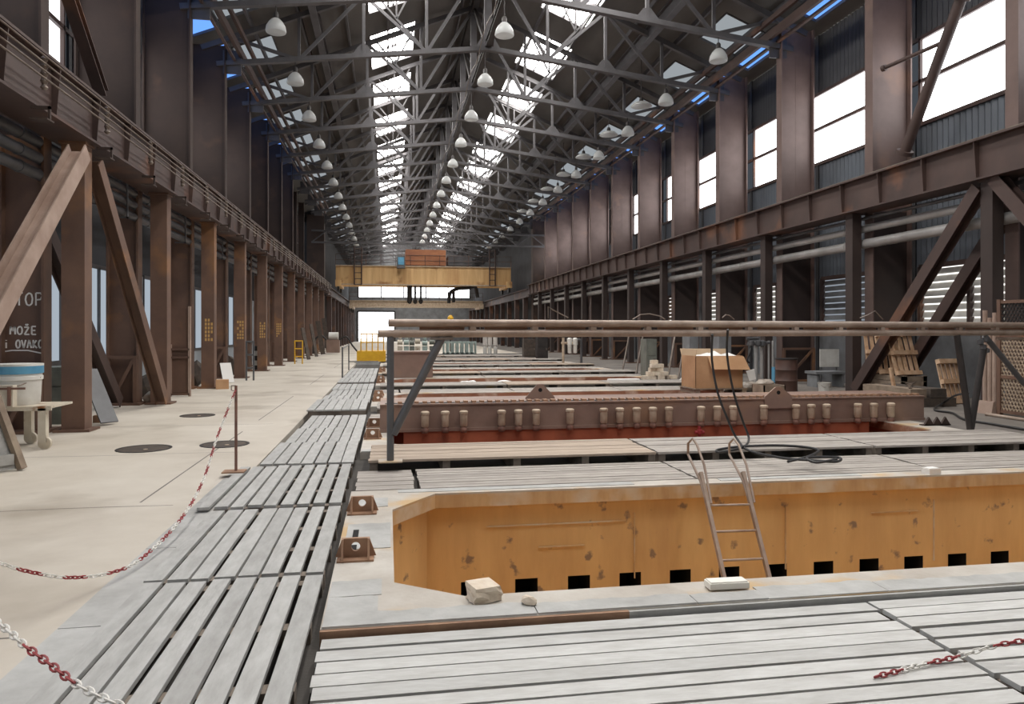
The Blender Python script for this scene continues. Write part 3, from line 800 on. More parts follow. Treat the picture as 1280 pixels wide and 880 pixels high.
# lifting brackets on the pit rims
def make_bracket():
    t = thing('lifting_bracket', '', 'bracket', (0,0,0), 'lifting brackets on the pit rims')
    b = MB()
    b.box(-.13,.13,-.06,.09,0,.015); b.build('foot_plate', M['bracket'], t)
    b = MB(); n = 14
    ring = [(.033*math.cos(2*PI*i/n), .09+.033*math.sin(2*PI*i/n)) for i in range(n)]
    plate = [(-.1,.015),(.1,.015),(.1,.15),(-.1,.15)]
    bm = bmesh.new()
    def lp(pts):
        vs = [bm.verts.new((x,.02,z)) for x,z in pts]
        return [bm.edges.new((vs[i],vs[(i+1)%len(vs)])) for i in range(len(vs))]
    bmesh.ops.triangle_fill(bm, use_beauty=True, edges=lp(plate)+lp(ring))
    r = bmesh.ops.extrude_face_region(bm, geom=bm.faces[:])
    for v in [g for g in r['geom'] if isinstance(g, bmesh.types.BMVert)]: v.co.y += .03
    bm.verts.index_update(); b.add([v.co.copy() for v in bm.verts],[tuple(v.index for v in f.verts) for f in bm.faces]); bm.free()
    b.build('eye_plate', M['bracket'], t)
    for x in (-.085,.085):
        g = MB(); s = 1 if x > 0 else -1
        g.prism([(x,.02,.015),(x,-.07,.015),(x,-.005,.15),(x,.02,.15)],(.014*s,0,0)); g.prism([(x+.014*s,.035,.015),(x+.06*s,.035,.015),(x+.014*s,.035,.14)],(0,.014,0))
        g.build('gusset', M['bracket'], t)
    return t
br = None; n = 0
for k in range(5):
    for y in (5.37, 6.72):
        loc = (-.23, y+PER*k, .0)
        lab = 'rusty lifting bracket on the rim of the %s pit, %s' % (ORD[k], 'nearer of its two' if y < 6 else 'farther of its two')
        if br is None: br = make_bracket(); br.location = loc; br['label'] = lab
        else: dup(br, loc, lab)
for (u0,v0_) in ((446,659),(443,672)):
    pass
b = MB(); p = onZ(446,662); b.box(p.x-.025,p.x+.02,5.9,6.15,0,.009); b.box(p.x-.03,p.x+.02,5.6,5.72,0,.009)
b.build('slot', M['hole'], bpy.data.objects['floor_pit'])

# ------------------------------------------------------------------ pallets / slatted decking
def pallet(x0, x1, y0, y1, ztop, along, n, label, group, m=None, gap=.018, zb=-.1, nb=4, rnd=.0):
    """slatted deck on bearers; along = axis the slats run"""
    t = thing('deck_pallet', label, 'pallet', ((x0+x1)/2,(y0+y1)/2,zb), group)
    th = .028; s = MB()
    if along == 'x':
        p = (y1-y0)/n
        for i in range(n):
            j0, j1 = random.uniform(-.012,.012), random.uniform(-.012,.012); dz = random.uniform(-.003,.003)
            w = p-gap*random.uniform(.6,1.5)
            ya = y0+i*p
            s.prism([(x0+j0,ya,ztop-th+dz),(x1+j1,ya+random.uniform(-.004,.004),ztop-th+dz),(x1+j1,ya+w,ztop-th+dz),(x0+j0,ya+w+random.uniform(-.004,.004),ztop-th+dz)],(0,0,th))
    else:
        p = (x1-x0)/n
        for i in range(n):
            j0, j1 = random.uniform(-.02,.02), random.uniform(-.015,.015); dz = random.uniform(-.003,.003)
            w = p-gap*random.uniform(.6,1.5); xa = x0+i*p
            s.prism([(xa,y0+j0,ztop-th+dz),(xa+w,y0+j0,ztop-th+dz),(xa+w+random.uniform(-.005,.005),y1+j1,ztop-th+dz),(xa+random.uniform(-.005,.005),y1+j1,ztop-th+dz)],(0,0,th))
    s.build('slats', M[m or ('woodx' if along == 'x' else 'woody')], t)
    for i in range(nb):
        f = i/(nb-1); b = MB()
        if along == 'x':
            x = x0+.05+(x1-x0-.1)*f; b.box(x-.045,x+.045,y0+.02,y1-.02,zb,ztop-th-.003)
        else:
            y = y0+.06+(y1-y0-.12)*f; b.box(max(x0+.02,-1.565),x1-.03,y-.045,y+.045,zb,ztop-th-.003)
        b.build('bearer', M['bearer'], t)
    return t
G1 = 'grey pallets along the walkway'
wy = [(2.75,5.03,.02),(5.07,6.94,.03),(6.98,8.98,.05),(9.05,10.75,.06),(10.8,12.35,.05),(12.4,14.25,.04),(14.32,16.5,.14),(16.55,18.4,.06),(18.45,20.2,.05),(20.3,22.4,.05),(22.45,24.7,.10),(24.8,27,.05),(27.1,29.3,.05),(29.4,31.5,.05)]
for i, (a, b_, z) in enumerate(wy):
    x0 = [-1.56,-1.56,-1.70,-1.5,-1.45,-1.42,-1.52,-1.5,-1.45,-1.5,-1.5,-1.5,-1.5,-1.5][i]
    pallet(x0, -.395, a, b_, z, 'y', [8,8,9,7,7,7,7,7,7,7,7,7,7,7][i], 'grey slatted pallet in the strip beside the walkway, %s from the near end' % ORD[i], G1, gap=.027 if i < 3 else .018, nb=4)
pallet(-.36, 2.90, 2.88, 4.11, -.035, 'x', 9, 'large grey pallet of long boards in front of the ochre pit', 'pallets before the first pit', gap=.021, nb=5, zb=-.145)
pallet(2.94, 6.2, 3.0, 4.13, -.03, 'x', 8, 'grey pallet crossed by the red and white chain, in front of the ochre pit', 'pallets before the first pit', gap=.021, nb=5, zb=-.145)
for k in range(NP-1):
    dy = PER*k; g = 'pallets between the pits'
    b_ = 'between pit %s and pit %s' % (ORD[k], ORD[k+1]) if False else 'just beyond the %s pit' % ORD[k]
    xs = [(-.34,.28),(.33,3.37),(3.41,6.4),(6.44,9.38)]
    for i, (x0,x1) in enumerate(xs):
        pallet(x0, x1, 7.7+dy, 8.76+dy, .0, 'x', 5 if i == 0 else 8, 'low grey pallet %s, %s from the walkway' % (b_, ORD[i]), g, m='woodmid', gap=.012, nb=2 if k > 2 else 3)
    xs = [(-.22,3.36),(3.4,6.42),(6.46,9.4)]
    for i, (x0,x1) in enumerate(xs):
        pallet(x0, x1, 8.86+dy, 10.06+dy, .1, 'x', 9, 'raised pallet %s, %s from the walkway' % (b_, ORD[i]), g, m='woodtan' if (i+k) % 3 == 0 else 'woodmid', gap=.012, nb=5 if k < 2 else 3)

# ------------------------------------------------------------------ press beam across pit 2
BY = 12.0
xa = onY(475,540,BY).x; xb = onY(1155,529,BY).x; zt = .45
t = thing('press_beam', 'brown steel beam with pale cylinders lying across the second pit', 'beam', ((xa+xb)/2,BY+.6,0))
b = MB(); b.box(xa,xb,BY,BY+1.15,.0,zt-.02)
b.build('body', M['beam'], t)
b = MB(); b.box(xa-.0,xb,BY-.025,BY+1.2,zt-.02,zt); b.build('top_flange', M['beam'], t)
b = MB(); b.box(xa,xb,BY-.03,BY,.0,.05); b.build('bottom_flange', M['beam'], t)
b = MB(); b.box(.25,8.6,BY-.01,BY+.03,-.9,-.001); b.build('lower_plate', M['redwall'], t)
b = MB(); x = xa+.15
while x < xb-.1: b.box(x,x+.07,BY+.06,BY+.2,zt,zt+.035); x += .135
b.build('toothed_rack', M['bracket'], t)
b = MB(); x = xa+.08
while x < xb-.1: b.box(x,x+.065,BY+.06,BY+.2,zt,zt+.004); x += .135
b.build('rack_gaps', M['hole'], t)
us = [531,556,579,626,647,669,711,753,773,794,814,834,874,894,914,952,992,1011,1030,1069,1089,1110]
for i, u in enumerate(us):
    x = onY(u,530,BY).x
    c = MB(); c.lathe([(.0,.10),(.05,.10),(.062,.12),(.062,.30),(.072,.31),(.072,.345),(.05,.36),(0,.36)],(x,BY-.08,-.02),14)
    c.box(x-.03,x+.03,BY-.06,BY+.0,.12,.3)
    o = c.build('cylinder', M['cup'], t, smooth=True)
    d = MB(); d.lathe([(0,0),(.045,.0),(.06,.02),(.06,.07),(.04,.1),(0,.1)],(x,BY-.08,-.02),12); d.build('knob', M['knob'], o, smooth=True)
for u, v in ((683,486),(972,496)):
    x = onY(u,v,BY).x; front = u > 900
    y = BY-.03 if front else BY+.5
    g = MB()
    zb = zt-.18 if front else zt; zp = zt+.26 if not front else zt+.2
    g.prism([(x-.26,y,zb),(x+.26,y,zb),(x+.26,y,zt+.03),(x+.05,y,zp),(x-.05,y,zp),(x-.26,y,zt+.03)],(0,.03,0))
    o = g.build('lifting_lug', M['beam'], t)
    h = MB(); h.tube((x,y-.004,zp-.1),(x,y+.034,zp-.1),.035,14); h.build('lug_hole', M['hole'], o)
p = onY(875,537,BY-.12)
b = MB(); b.lathe([(0,-.12),(.028,-.12),(.028,-.02),(.05,-.01),(.05,.05),(.028,.06),(.028,.12),(0,.12)],(p.x,BY-.1,p.z-.06),12); b.tube((p.x-.08,BY-.1,p.z-.05),(p.x+.08,BY-.1,p.z-.05),.03,10)
tag(b.build('valve', M['red'], smooth=True), 'small red valve hanging below one pale cylinder of the beam', 'valve')

# far brown box on pit rim
p = onZ(490,471); q = onZ(540,471)
t = thing('steel_box', 'brown steel box standing on the fourth pit behind the pipe post', 'box', (.84,26.1,0))
b = MB(); b.box(.12,1.54,25.62,26.6,.0,.86); b.build('body', M['beam'], t)
b = MB(); b.box(.06,1.6,25.58,26.64,.86,.92); b.build('lid', M['beam'], t)
b = MB(); 
for z in (.2,.45,.7): b.tube((.16,25.62,z),(.16,25.58,z),.03,8)
b.build('bolt', M['steel'], t)

# ------------------------------------------------------------------ twin pipe barrier
pl = onZ(488,577,.1); pr = onZ(1213,540,0)
dirv = Vector((pr.x-pl.x, pr.y-pl.y, 0)).normalized()
P0 = Vector((pl.x,pl.y,0))-dirv*.12; P1 = Vector((pr.x,pr.y,0))+dirv*1.9
def at(s, z): return Vector((pl.x,pl.y,0))+dirv*s+Vector((0,0,z))
LEN = (P1-Vector((pl.x,pl.y,0))).length
t = thing('pipe_barrier', 'pair of long dusty horizontal pipes on posts crossing above the pits', 'barrier', (pl.x,pl.y,0))
zu, zl = 1.738, 1.612
b = MB(); b.tube(at(-.02,zu), at(LEN,zu), .047, 16); b.build('upper_pipe', M['pipe'], t, smooth=True)
b = MB(); b.tube(at(-.14,zl), at(LEN,zl), .047, 16); b.build('lower_pipe', M['pipe'], t, smooth=True)
s = .35
while s < LEN-1:
    b = MB(); b.bar(at(s,(zu+zl)/2)+Vector((0,.02,0)), at(s+.56,(zu+zl)/2)+Vector((0,.02,0)), .012, .1); b.build('flat_bar', M['pipeplate'], t)
    b = MB(); b.bar(at(s+.62,(zu+zl)/2), at(s+.7,(zu+zl)/2), .06, .06); b.build('spacer', M['pipe'], t)
    s += .82
b = MB(); b.tube(at(0,.1), at(0,zl-.04), .042, 14); b.build('post', M['grey'], t, smooth=True)
b = MB(); b.box(pl.x-.14,pl.x+.14,pl.y-.1,pl.y+.1,.1,.115); b.build('base_plate', M['rim'], t)
b = MB(); b.tube(at(.62,zl-.06), at(.03,.42), .05, 14); b.build('diagonal', M['grey'], t, smooth=True)
b = MB(); b.box(at(.62,0).x-.14,at(.62,0).x+.14,at(.62,0).y-.06,at(.62,0).y+.06,zl-.075,zl-.05); b.build('clamp_plate', M['steel'], t)
sr = (Vector((pr.x,pr.y,0))-Vector((pl.x,pl.y,0))).length
b = MB(); b.tube(at(sr,0), at(sr-.3,zl-.04), .05, 12); b.build('post', M['dark'], t, smooth=True)
b = MB(); b.tube(at(sr,0.0), at(sr+.3,zl-.25), .05, 12); b.build('post', M['dark'], t, smooth=True)
b = MB(); b.tube(at(sr+.32,zl-.05), at(sr+1.25,.75), .045, 12); b.build('diagonal', M['grey'], t, smooth=True)
b = MB(); b.box(pr.x-.14,pr.x+.14,pr.y-.1,pr.y+.1,0,.015); b.build('base_plate', M['rim'], t)
b = MB()
for dx, z in ((.22,1.46),(.34,1.5),(.28,1.38),(.36,1.32)): b.lathe([(0,-.05),(.05,-.03),(.05,.03),(0,.05)],at(sr+dx,z),10)
b.build('coupling', M['grey'], t, smooth=True)
b = MB(); b.tube(at(sr+.6,zl-.1), at(LEN,zl-.1), .025, 10); b.build('thin_pipe', M['pipe'], t, smooth=True)
# wires standing on the barrier
def onbar(u): 
    # point of the barrier line seen at pixel column u
    best = min([i*.02 for i in range(int(LEN/.02))], key=lambda s: abs(math.atan2(at(s,0).x*_R[0]+at(s,0).y*_R[1], at(s,0).x*_F[0]+at(s,0).y*_F[1])*1 - math.atan((u-640)/FPX)))
    return at(best,0)
def up(u, v):
    p = onbar(u); d = p.x*_F[0]+p.y*_F[1]
    return Vector((p.x,p.y,EYE+(V0-v)*d/FPX))
for pts, lab in (([(790,402),(800,396),(812,395),(825,398),(832,402)],'bent wire lying on the pipe barrier beyond the brown carton side'),
                 ([(686,401),(686,386),(690,390),(710,400)],'thin wire hook standing on the pipe barrier'),
                 ([(903,400),(907,396),(912,397),(917,402)],'short wire loop on the barrier above the hoses'),
                 ([(1075,400),(1085,396),(1094,391),(1104,402)],'thin bent rod leaning on the barrier near the dark braces')):
    b = MB(); b.path([up(u,v)+Vector((0,0,.03)) for u,v in pts], .008, 6); tag(b.build('bent_wire', M['steel']), lab, 'wire')

# ------------------------------------------------------------------ ladder
ya, yb = 7.25, 6.7
L0 = onY(868,556,7.5); L1 = onY(906,727,6.72); R0 = onY(920,556,7.5); R1 = onY(962,724,6.72)
t = thing('steel_ladder', 'narrow rusty ladder with hooped handrails leaning in the ochre pit', 'ladder', (L1.x+.2,6.5,-1.75))
LM = Vector((0,0,0))
def lerp(a,b,f): return a+(b-a)*f
for A, B in ((L0,L1),(R0,R1)):
    E_ = lerp(A,B,1.32); E_.z = max(E_.z,-1.75)
    b = MB(); b.bar(lerp(A,B,.22), lerp(A,B,1.0+(-1.75-B.z)/(B.z-A.z)), .035, .05); b.build('rail', M['pipe'], t)
    h = MB(); a0 = lerp(A,B,.52); back = Vector((0,.12,0))
    h.path([lerp(A,B,.45)+Vector((.03,-.03,0)), lerp(A,B,.2)+Vector((.04,-.02,.05)), A+Vector((.03,0,.0)), A+Vector((0,.05,.06)), A+Vector((-.03,.1,.0)), A+Vector((-.03,.1,-.12)), lerp(A,B,.3)+Vector((-.02,.02,.02)), lerp(A,B,.5)], .014, 8)
    h.build('handrail', M['pipe'], t, smooth=True)
for v0_, fr_ in ((635,.47),(669,.66),(703,.86),(740,1.06),(780,1.27)):
    b = MB(); b.tube(lerp(L0,L1,fr_), lerp(R0,R1,fr_), .013, 8); b.build('rung', M['pipe'], t, smooth=True)

# ------------------------------------------------------------------ hoses
def smoothpath(pts, n=10):
    out = []
    P = [Vector(p) for p in pts]
    for i in range(len(P)-1):
        p0 = P[max(i-1,0)]; p1 = P[i]; p2 = P[i+1]; p3 = P[min(i+2,len(P)-1)]
        for j in range(n):
            s_ = j/n
            out.append(.5*((2*p1)+(-p0+p2)*s_+(2*p0-5*p1+4*p2-p3)*s_*s_+(-p0+3*p1-3*p2+p3)*s_**3))
    out.append(P[-1]); return out
h1 = [up(888,418)+Vector((0,-.07,0)), onY(890,450,9.75), onY(897,490,9.65), onY(910,525,9.55), onY(921,548,9.6), onZ(936,563,.12), onZ(975,572,.12), onZ(1010,575,.12), onZ(1045,577,.12), onZ(1048,572,.12), onZ(1010,572,.13), onZ(1020,578,.12), onZ(1046,574,.14)]
h2 = [up(905,412)+Vector((0,-.1,0)), onY(909,445,9.75), onY(917,490,9.7), onY(928,525,9.7), onZ(936,548,.12), onZ(928,559,.12), onZ(900,565,.12), onZ(898,562,.12), onZ(930,558,.13), onZ(985,557,.12), onZ(1022,562,.12), onZ(1012,570,.12), onZ(985,577,.12)]
for pts, lab in ((h1,'black rubber hose hanging from the barrier and coiled on the pallets'),(h2,'second black hose hanging from the barrier, looped loosely on the pallets')):
    b = MB(); b.path(smoothpath(pts,8), .016, 8); tag(b.build('rubber_hose', M['rubber'], smooth=True), lab, 'hose')
b = MB(); b.path(smoothpath([onZ(1210,492,.45),onZ(1195,494,.35),onZ(1180,503,.1),onZ(1168,512,.03),onZ(1190,516,.03),onZ(1205,524,.03),onZ(1240,530,.03),onZ(1282,537,.03)],8), .022, 8)
tag(b.build('rubber_hose', M['rubber'], smooth=True), 'black hose arching over the floor beside the leaning pine pallet', 'hose')

# ------------------------------------------------------------------ chains
def chain(pts, label, per=5):
    P = smoothpath(pts, 24)
    L = [0.0]
    for a, b_ in zip(P[:-1], P[1:]): L.append(L[-1]+(b_-a).length)
    def pos(s_):
        s_ = min(max(s_,0),L[-1]-1e-6)
        for i in range(len(L)-1):
            if L[i+1] >= s_: 
                f = (s_-L[i])/max(1e-9,L[i+1]-L[i]); return P[i].lerp(P[i+1], f)
        return P[-1]
    mb = MB(); pitch = .036; n = int(L[-1]/pitch)
    for i in range(n):
        a = pos(i*pitch); b_ = pos((i+1)*pitch); c = (a+b_)/2; d = (b_-a).normalized()
        u = Vector((0,0,1)) if abs(d.z) < .9 else Vector((1,0,0))
        x = d.cross(u).normalized(); y = x.cross(d)
        ang = PI/4+(PI/2 if i % 2 else 0)
        s1 = x*math.cos(ang)+y*math.sin(ang); s2 = d.cross(s1)
        ring = []
        m_ = 10
        loop = [c+d*(.0245*math.copysign(abs(math.cos(2*PI*k/m_))**.8, math.cos(2*PI*k/m_)))+s1*(.0105*math.sin(2*PI*k/m_)) for k in range(m_)]
        vs = []
        for k in range(m_):
            tt = (loop[(k+1)%m_]-loop[k-1]).normalized(); nn = tt.cross(s2)
            for q in range(5): vs.append(loop[k]+nn*(.0042*math.cos(2*PI*q/5))+s2*(.0042*math.sin(2*PI*q/5)))
        mb.mi = 0 if (i//per) % 2 else 1
        mb.add(vs, [(k*5+q, ((k+1)%m_)*5+q, ((k+1)%m_)*5+(q+1)%5, k*5+(q+1)%5) for k in range(m_) for q in range(5)])
    return tag(mb.build('plastic_chain', [M['chainwhite'],M['red']], smooth=True), label, 'chain')
pp = onZ(295,589,.06)
ptop = Vector((pp.x,pp.y,0)); ptop.z = onY(294,482,pp.y).z
chain([ptop+Vector((0,0,-.04)), onY(272,545,7.9), onY(254,600,7.1), onY(226,649,6.2), onY(177,698,5.45), onY(138,716,5.1), onY(88,722,4.8), onY(43,716,4.55), onY(0,704,4.35), onY(-60,680,4.1)], 'red and white chain sagging from the thin post over the walkway floor')
chain([onY(-60,738,3.3), onY(0,780,3.0), onY(32,808,2.85), onY(62,830,2.75), onY(100,858,2.62), onY(150,882,2.5), onY(210,906,2.4)], 'red and white chain hanging close by beside the walkway pallets', 9)
chain([onZ(1094,846,-.024), onZ(1125,838,-.022), onZ(1160,829,-.018), onZ(1200,820,0), onZ(1240,808,.06), onZ(1282,800,.09), onZ(1340,788,.14)], 'red and white chain lying across the seam of the pallets')
t = thing('barrier_post', 'thin brown post on a flat base holding the chain', 'post', (pp.x,pp.y,.05))
b = MB(); b.tube((pp.x,pp.y,.06),(pp.x,pp.y,ptop.z),.016,10); b.build('rod', M['knob'], t, smooth=True)
b = MB(); b.box(pp.x-.14,pp.x+.1,pp.y-.09,pp.y+.09,.052,.066); b.build('base_plate', M['bracket'], t)
b = MB(); b.path([(pp.x-.02,pp.y,ptop.z-.06),(pp.x-.05,pp.y,ptop.z-.05),(pp.x-.05,pp.y,ptop.z),(pp.x,pp.y,ptop.z)],.006,6); b.build('hook', M['steel'], t)

# far thin rail frame by the walkway
t = thing('handrail_frame', 'thin dark rail frame around the far end of the walkway pallets', 'rail', (-1.6,26,0))
q0 = onZ(428,474,.05); q1 = onZ(436,461,.05)
b = MB()
for q, h in ((q0,1.1),(q1,1.1)): b.tube((q.x,q.y,0),(q.x,q.y,h),.025,8)
b.build('upright', M['grey'], t)
b = MB(); b.tube((q0.x,q0.y,1.05),(q1.x,q1.y,1.05),.02,8); b.tube((q1.x,q1.y,.35),(-.4,q1.y,.35),.02,8); b.build('crossbar', M['grey'], t)

# ------------------------------------------------------------------ stones, bricks
def rock(name, label, pts_z, m, rot=0, cut=None):
    pass
p = onZ(607,754); 
mb = MB(); bm = bmesh.new(); bmesh.ops.create_cube(bm, size=1)
bmesh.ops.subdivide_edges(bm, edges=bm.edges[:], cuts=3, use_grid_fill=True)
random.seed(3)
for v in bm.verts:
    c = v.co.copy(); 
    v.co = Vector((c.x*.19*(1-.25*(c.z+.5)*(1 if c.x>0 else .1)), c.y*.15, (c.z+.5)*.10))
    if c.z < .45: v.co += Vector((random.uniform(-.012,.012),random.uniform(-.012,.012),random.uniform(-.006,.006)))
    v.co.z += .03*(c.x*-.2+c.y*.3)*(c.z+.5); v.co.z = max(0,v.co.z)
bm.verts.index_update(); mb.add([v.co for v in bm.verts],[tuple(v.index for v in f.verts) for f in bm.faces]); bm.free()
mb.turn(Matrix.Translation((p.x,p.y+.06,.002)) @ Matrix.Rotation(.35,4,'Z'))
tag(mb.build('stone_block', M['stone']), 'pale sawn stone block lying at the near edge of the ochre pit', 'stone')
def lump(name, label, p, sx, sy, sz, m, cat='stone', seed=1, rz=0, grp=None):
    rng = random.Random(seed); mb = MB(); bm = bmesh.new(); bmesh.ops.create_icosphere(bm, subdivisions=2, radius=.5)
    for v in bm.verts:
        f = 1+rng.uniform(-.16,.16); v.co = Vector((v.co.x*sx*f, v.co.y*sy*f, max(0,(v.co.z*f+.42))*sz))
    bm.verts.index_update(); mb.add([v.co for v in bm.verts],[tuple(v.index for v in f.verts) for f in bm.faces]); bm.free()
    mb.turn(Matrix.Translation(p) @ Matrix.Rotation(rz,4,'Z'))
    return tag(mb.build(name, M[m]), label, cat, grp)
p = onZ(661,758); lump('stone_chip','small broken stone chip beside the sawn block', Vector((p.x,p.y,.01)), .11,.06,.06,'stone',seed=5,rz=-.7)
def brick(name, label, p, sx, sy, sz, m, rz=0, cat='brick'):
    mb = MB(); e = .008
    mb.prism([(-sx/2,-sy/2,0),(sx/2,-sy/2,0),(sx/2,sy/2,0),(-sx/2,sy/2,0)],(0,0,sz-e)); mb.prism([(-sx/2+e,-sy/2+e,sz-e),(sx/2-e,-sy/2+e,sz-e),(sx/2-e,sy/2-e,sz-e),(-sx/2+e,sy/2-e,sz-e)],(0,0,e))
    mb.turn(Matrix.Translation(p) @ Matrix.Rotation(rz,4,'Z'))
    return tag(mb.build(name, M[m]), label, cat)
p = onZ(914,740); brick('brick','flat pale brick on the pit edge under the ladder', Vector((p.x,4.38,.012)), .26,.1,.045,'stonecut',-.03)
p = onZ(1164,592); brick('stone_cube','small white square block on the far rim of the ochre pit', Vector((p.x,p.y,.0)), .16,.12,.07,'paper',.1,'block')
for i, (u,v) in enumerate(((579,481),(584,481),(590,480),(631,480))):
    p = onZ(u,v); lump('white_lump','white lump on the boards beyond the third pit, %s from the pipe post' % ORD[i], p, .25 if i < 3 else .5,.2,.13,'paper','stone',seed=i+11)

# manhole covers
for i, (u,v,r) in enumerate(((180,561,.36),(281,555.5,.34),(247,519.5,.32))):
    p = onZ(u,v); t = thing('manhole_cover', ['dark round manhole cover in the concrete walkway, closer to the wall','dark round manhole cover in the walkway beside the pallet post','small dark manhole cover farther along the walkway'][i], 'manhole', (p.x,p.y,0))
    b = MB(); b.lathe([(0,.006),(r-.04,.006),(r-.04,0)],(p.x,p.y,0),28); b.build('lid', M['scrap'], t)
    b = MB(); b.lathe([(r-.035,0),(r-.035,.008),(r,.008),(r,0)],(p.x,p.y,0),28); b.build('ring', M['dark'], t)
    b = MB(); b.tube((p.x+.05,p.y-.1,.004),(p.x+.05,p.y-.1,.012),.03,8); b.build('keyhole', M['cup'], t)

# ------------------------------------------------------------------ walkway-side furniture
# trolley with tub
tx0, tx1, ty0, ty1 = -7.2, -4.75, 11.2, 12.0
tp = onZ(60,556)
tx1 = -4.6; tx0 = -6.2; ty0, ty1 = 11.05, 11.75; th = .60
t = thing('work_trolley', 'white rust-stained trolley table on a caster beside the first column', 'trolley', ((tx0+tx1)/2,(ty0+ty1)/2,0))
b = MB(); b.box(tx0,tx1,ty0,ty1,th-.03,th); b.box(tx0,tx1,ty0,ty0+.03,th-.06,th-.03); b.build('table_top', M['dirtywhite'], t)
for x, y in ((tx1-.12,ty0+.05),(tx0+.1,ty0+.05),(tx1-.55,ty1-.08),(tx0+.1,ty1-.08)):
    b = MB(); b.box(x-.05,x+.05,y-.05,y+.05,.1,th-.03); b.build('leg', M['dirtywhite'], t)
    c = MB(); c.tube((x+.02,y-.02,.085),(x+.02,y+.03,.085),.085,16); c.box(x-.03,x+.05,y-.04,y-.025,.06,.2); c.build('caster', M['dirtywhite'], t, smooth=True)
def tub(x, y, z, r, h, label, lid):
    t = thing('plastic_tub', label, 'tub', (x,y,z))
    b = MB(); b.lathe([(0,0),(r*.9,0),(r*.93,.03),(r*.98,h*.62),(r*1.04,h*.63),(r*1.04,h*.72),(r,h*.73),(r,h*.9),(0,h*.9)],(x,y,z),28); b.build('body', M['white'], t, smooth=True)
    b = MB(); b.lathe([(r*1.01,h*.78),(r*1.06,h*.79),(r*1.06,h*.98),(r*1.0,h),(0,h)],(x,y,z),28); b.build('lid', M[lid], t, smooth=True)
    b = MB(); b.lathe([(r*1.02,h*.98),(r*1.06,h*.98),(r*1.06,h*1.03),(0,h*1.03)],(x,y,z),28); b.build('lid_rim', M['white'], t, smooth=True)
    b = MB(); b.path([(x-r*1.02,y-.02,z+h*.68),(x-r*.5,y-r*.98,z+h*.5),(x+r*.5,y-r*.98,z+h*.5),(x+r*1.02,y-.02,z+h*.68)],.01,6); b.build('handle', M['steel'], t)
c = onY(20,470,11.4); tub(c.x, 11.42, th, .31, .56, 'white round tub with a blue band on the stained trolley', 'bluelid')
c = onY(5,480,11.05)
t = thing('tool_box', 'cream rusty latched box in front of the blue banded tub', 'box', (c.x-.1,11.0,th))
b = MB(); b.box(c.x-.5,c.x+.14,10.98,11.1,th,th+.3); b.build('body', M['dirtywhite'], t)
b = MB(); b.box(c.x-.5,c.x+.3,10.965,10.98,th+.24,th+.27); b.box(c.x+.08,c.x+.12,10.96,10.98,th+.02,th+.28); b.build('latch', M['knob'], t)
# wooden trestle board at the frame edge
A = onZ(28,588); 
t = thing('wooden_trestle', 'grey board with a tan timber leg leaning at the walkway edge', 'trestle', (A.x-.3,A.y,0))
b = MB(); b.bar((A.x,A.y,.02),(A.x-.38,A.y+.12,.98),.09,.06); b.build('leg', M['oldwood'], t)
b = MB(); b.prism([(A.x-.05,A.y+.0,.02),(A.x-.36,A.y+.1,.8),(A.x-1.2,A.y-.5,.8),(A.x-1.0,A.y-.9,.02)],(.03,.05,0)); b.build('board', M['woody'], t)
b = MB(); b.bar((A.x-.08,A.y-.03,.14),(A.x-.9,A.y-.8,.14),.03,.12); b.build('rail', M['woody'], t)
# scrap lumber beside columns
def clutter_plank(p, q, w, h, m, label, name='scrap_board', cat='board'):
    b = MB(); b.bar(p, q, w, h); return tag(b.build(name, M[m]), label, cat)
clutter_plank(onZ(137,528,.05)+Vector((0,0,0)), onZ(118,470,.05)*1.0+Vector((-.2,0,1.0-.05)) if False else Vector((-5.3,14.2,.95)), .3,.03,'grey','grey sheet offcut leaning behind the first walkway brace')
for i,(u,v) in enumerate(((122,528),(130,527),(138,525))):
    p = onZ(u,v); brick('steel_block','small rusty block on the floor by the first crane column, %s from it' % ORD[i], Vector((p.x,p.y,0)), .12,.12,.13-.02*i,'bracket',.2*i,'block')
p = onZ(40,540); clutter_plank(onZ(38,540,.03), onZ(50,528,.03)+Vector((0,.1,.35)), .07,.05,'oldwood','short timber offcut propped under the first wall column')
# low grey cabinet seen between column and brace
t = thing('wall_cabinet', 'tall grey-blue steel cabinet between the first wall column and crane column', 'cabinet', (-5.62,14.3,0))
b = MB(); b.box(-6.35,-5.6,14.0,14.6,0,1.0); b.build('body', M['machine'], t)
for z in (.12,.4,.68):
    d = MB(); d.box(-6.33,-5.62,13.98,14.0,z,z+.25); d.build('drawer', M['machine'], t)
p = onZ(218,515)
# white sack & scrap at second brace foot
lump('scrap_bag','pale sack with dark scrap at the foot of the brown brace', onZ(190,504), .35,.3,.3,'bag','bag',seed=21)
lump('scrap_heap','black scrap lump behind the second crane column', onZ(192,500)+Vector((-.25,.5,0)), .5,.5,.7,'scrap','scrap',seed=22)
# door frame with shelves behind column 2..3
t = thing('steel_rack', 'brown open rack frame between the second and third walkway columns', 'rack', (-5.2,20.0,0))
xa_, xb_ = onZ(211,490).x+.1, onZ(236,488).x
yq = 19.4
xa_, xb_ = onY(213,480,yq).x, onY(237,480,yq).x
for x in (xa_, xb_):
    b = MB(); b.box(x-.03,x+.03,yq-.03,yq+.03,0,2.25 if x == xb_ else 1.3); b.build('upright', M['pale'], t)
for z in (.03,.95,1.15):
    b = MB(); b.box(xa_,xb_,yq-.03,yq+.03,z,z+.05); b.build('crossbar', M['rustlow'], t)
b = MB(); b.box(xa_,xb_,yq+.03,yq+.05,0.05,2.2); b.build('back_sheet', M['rustlow'], t)
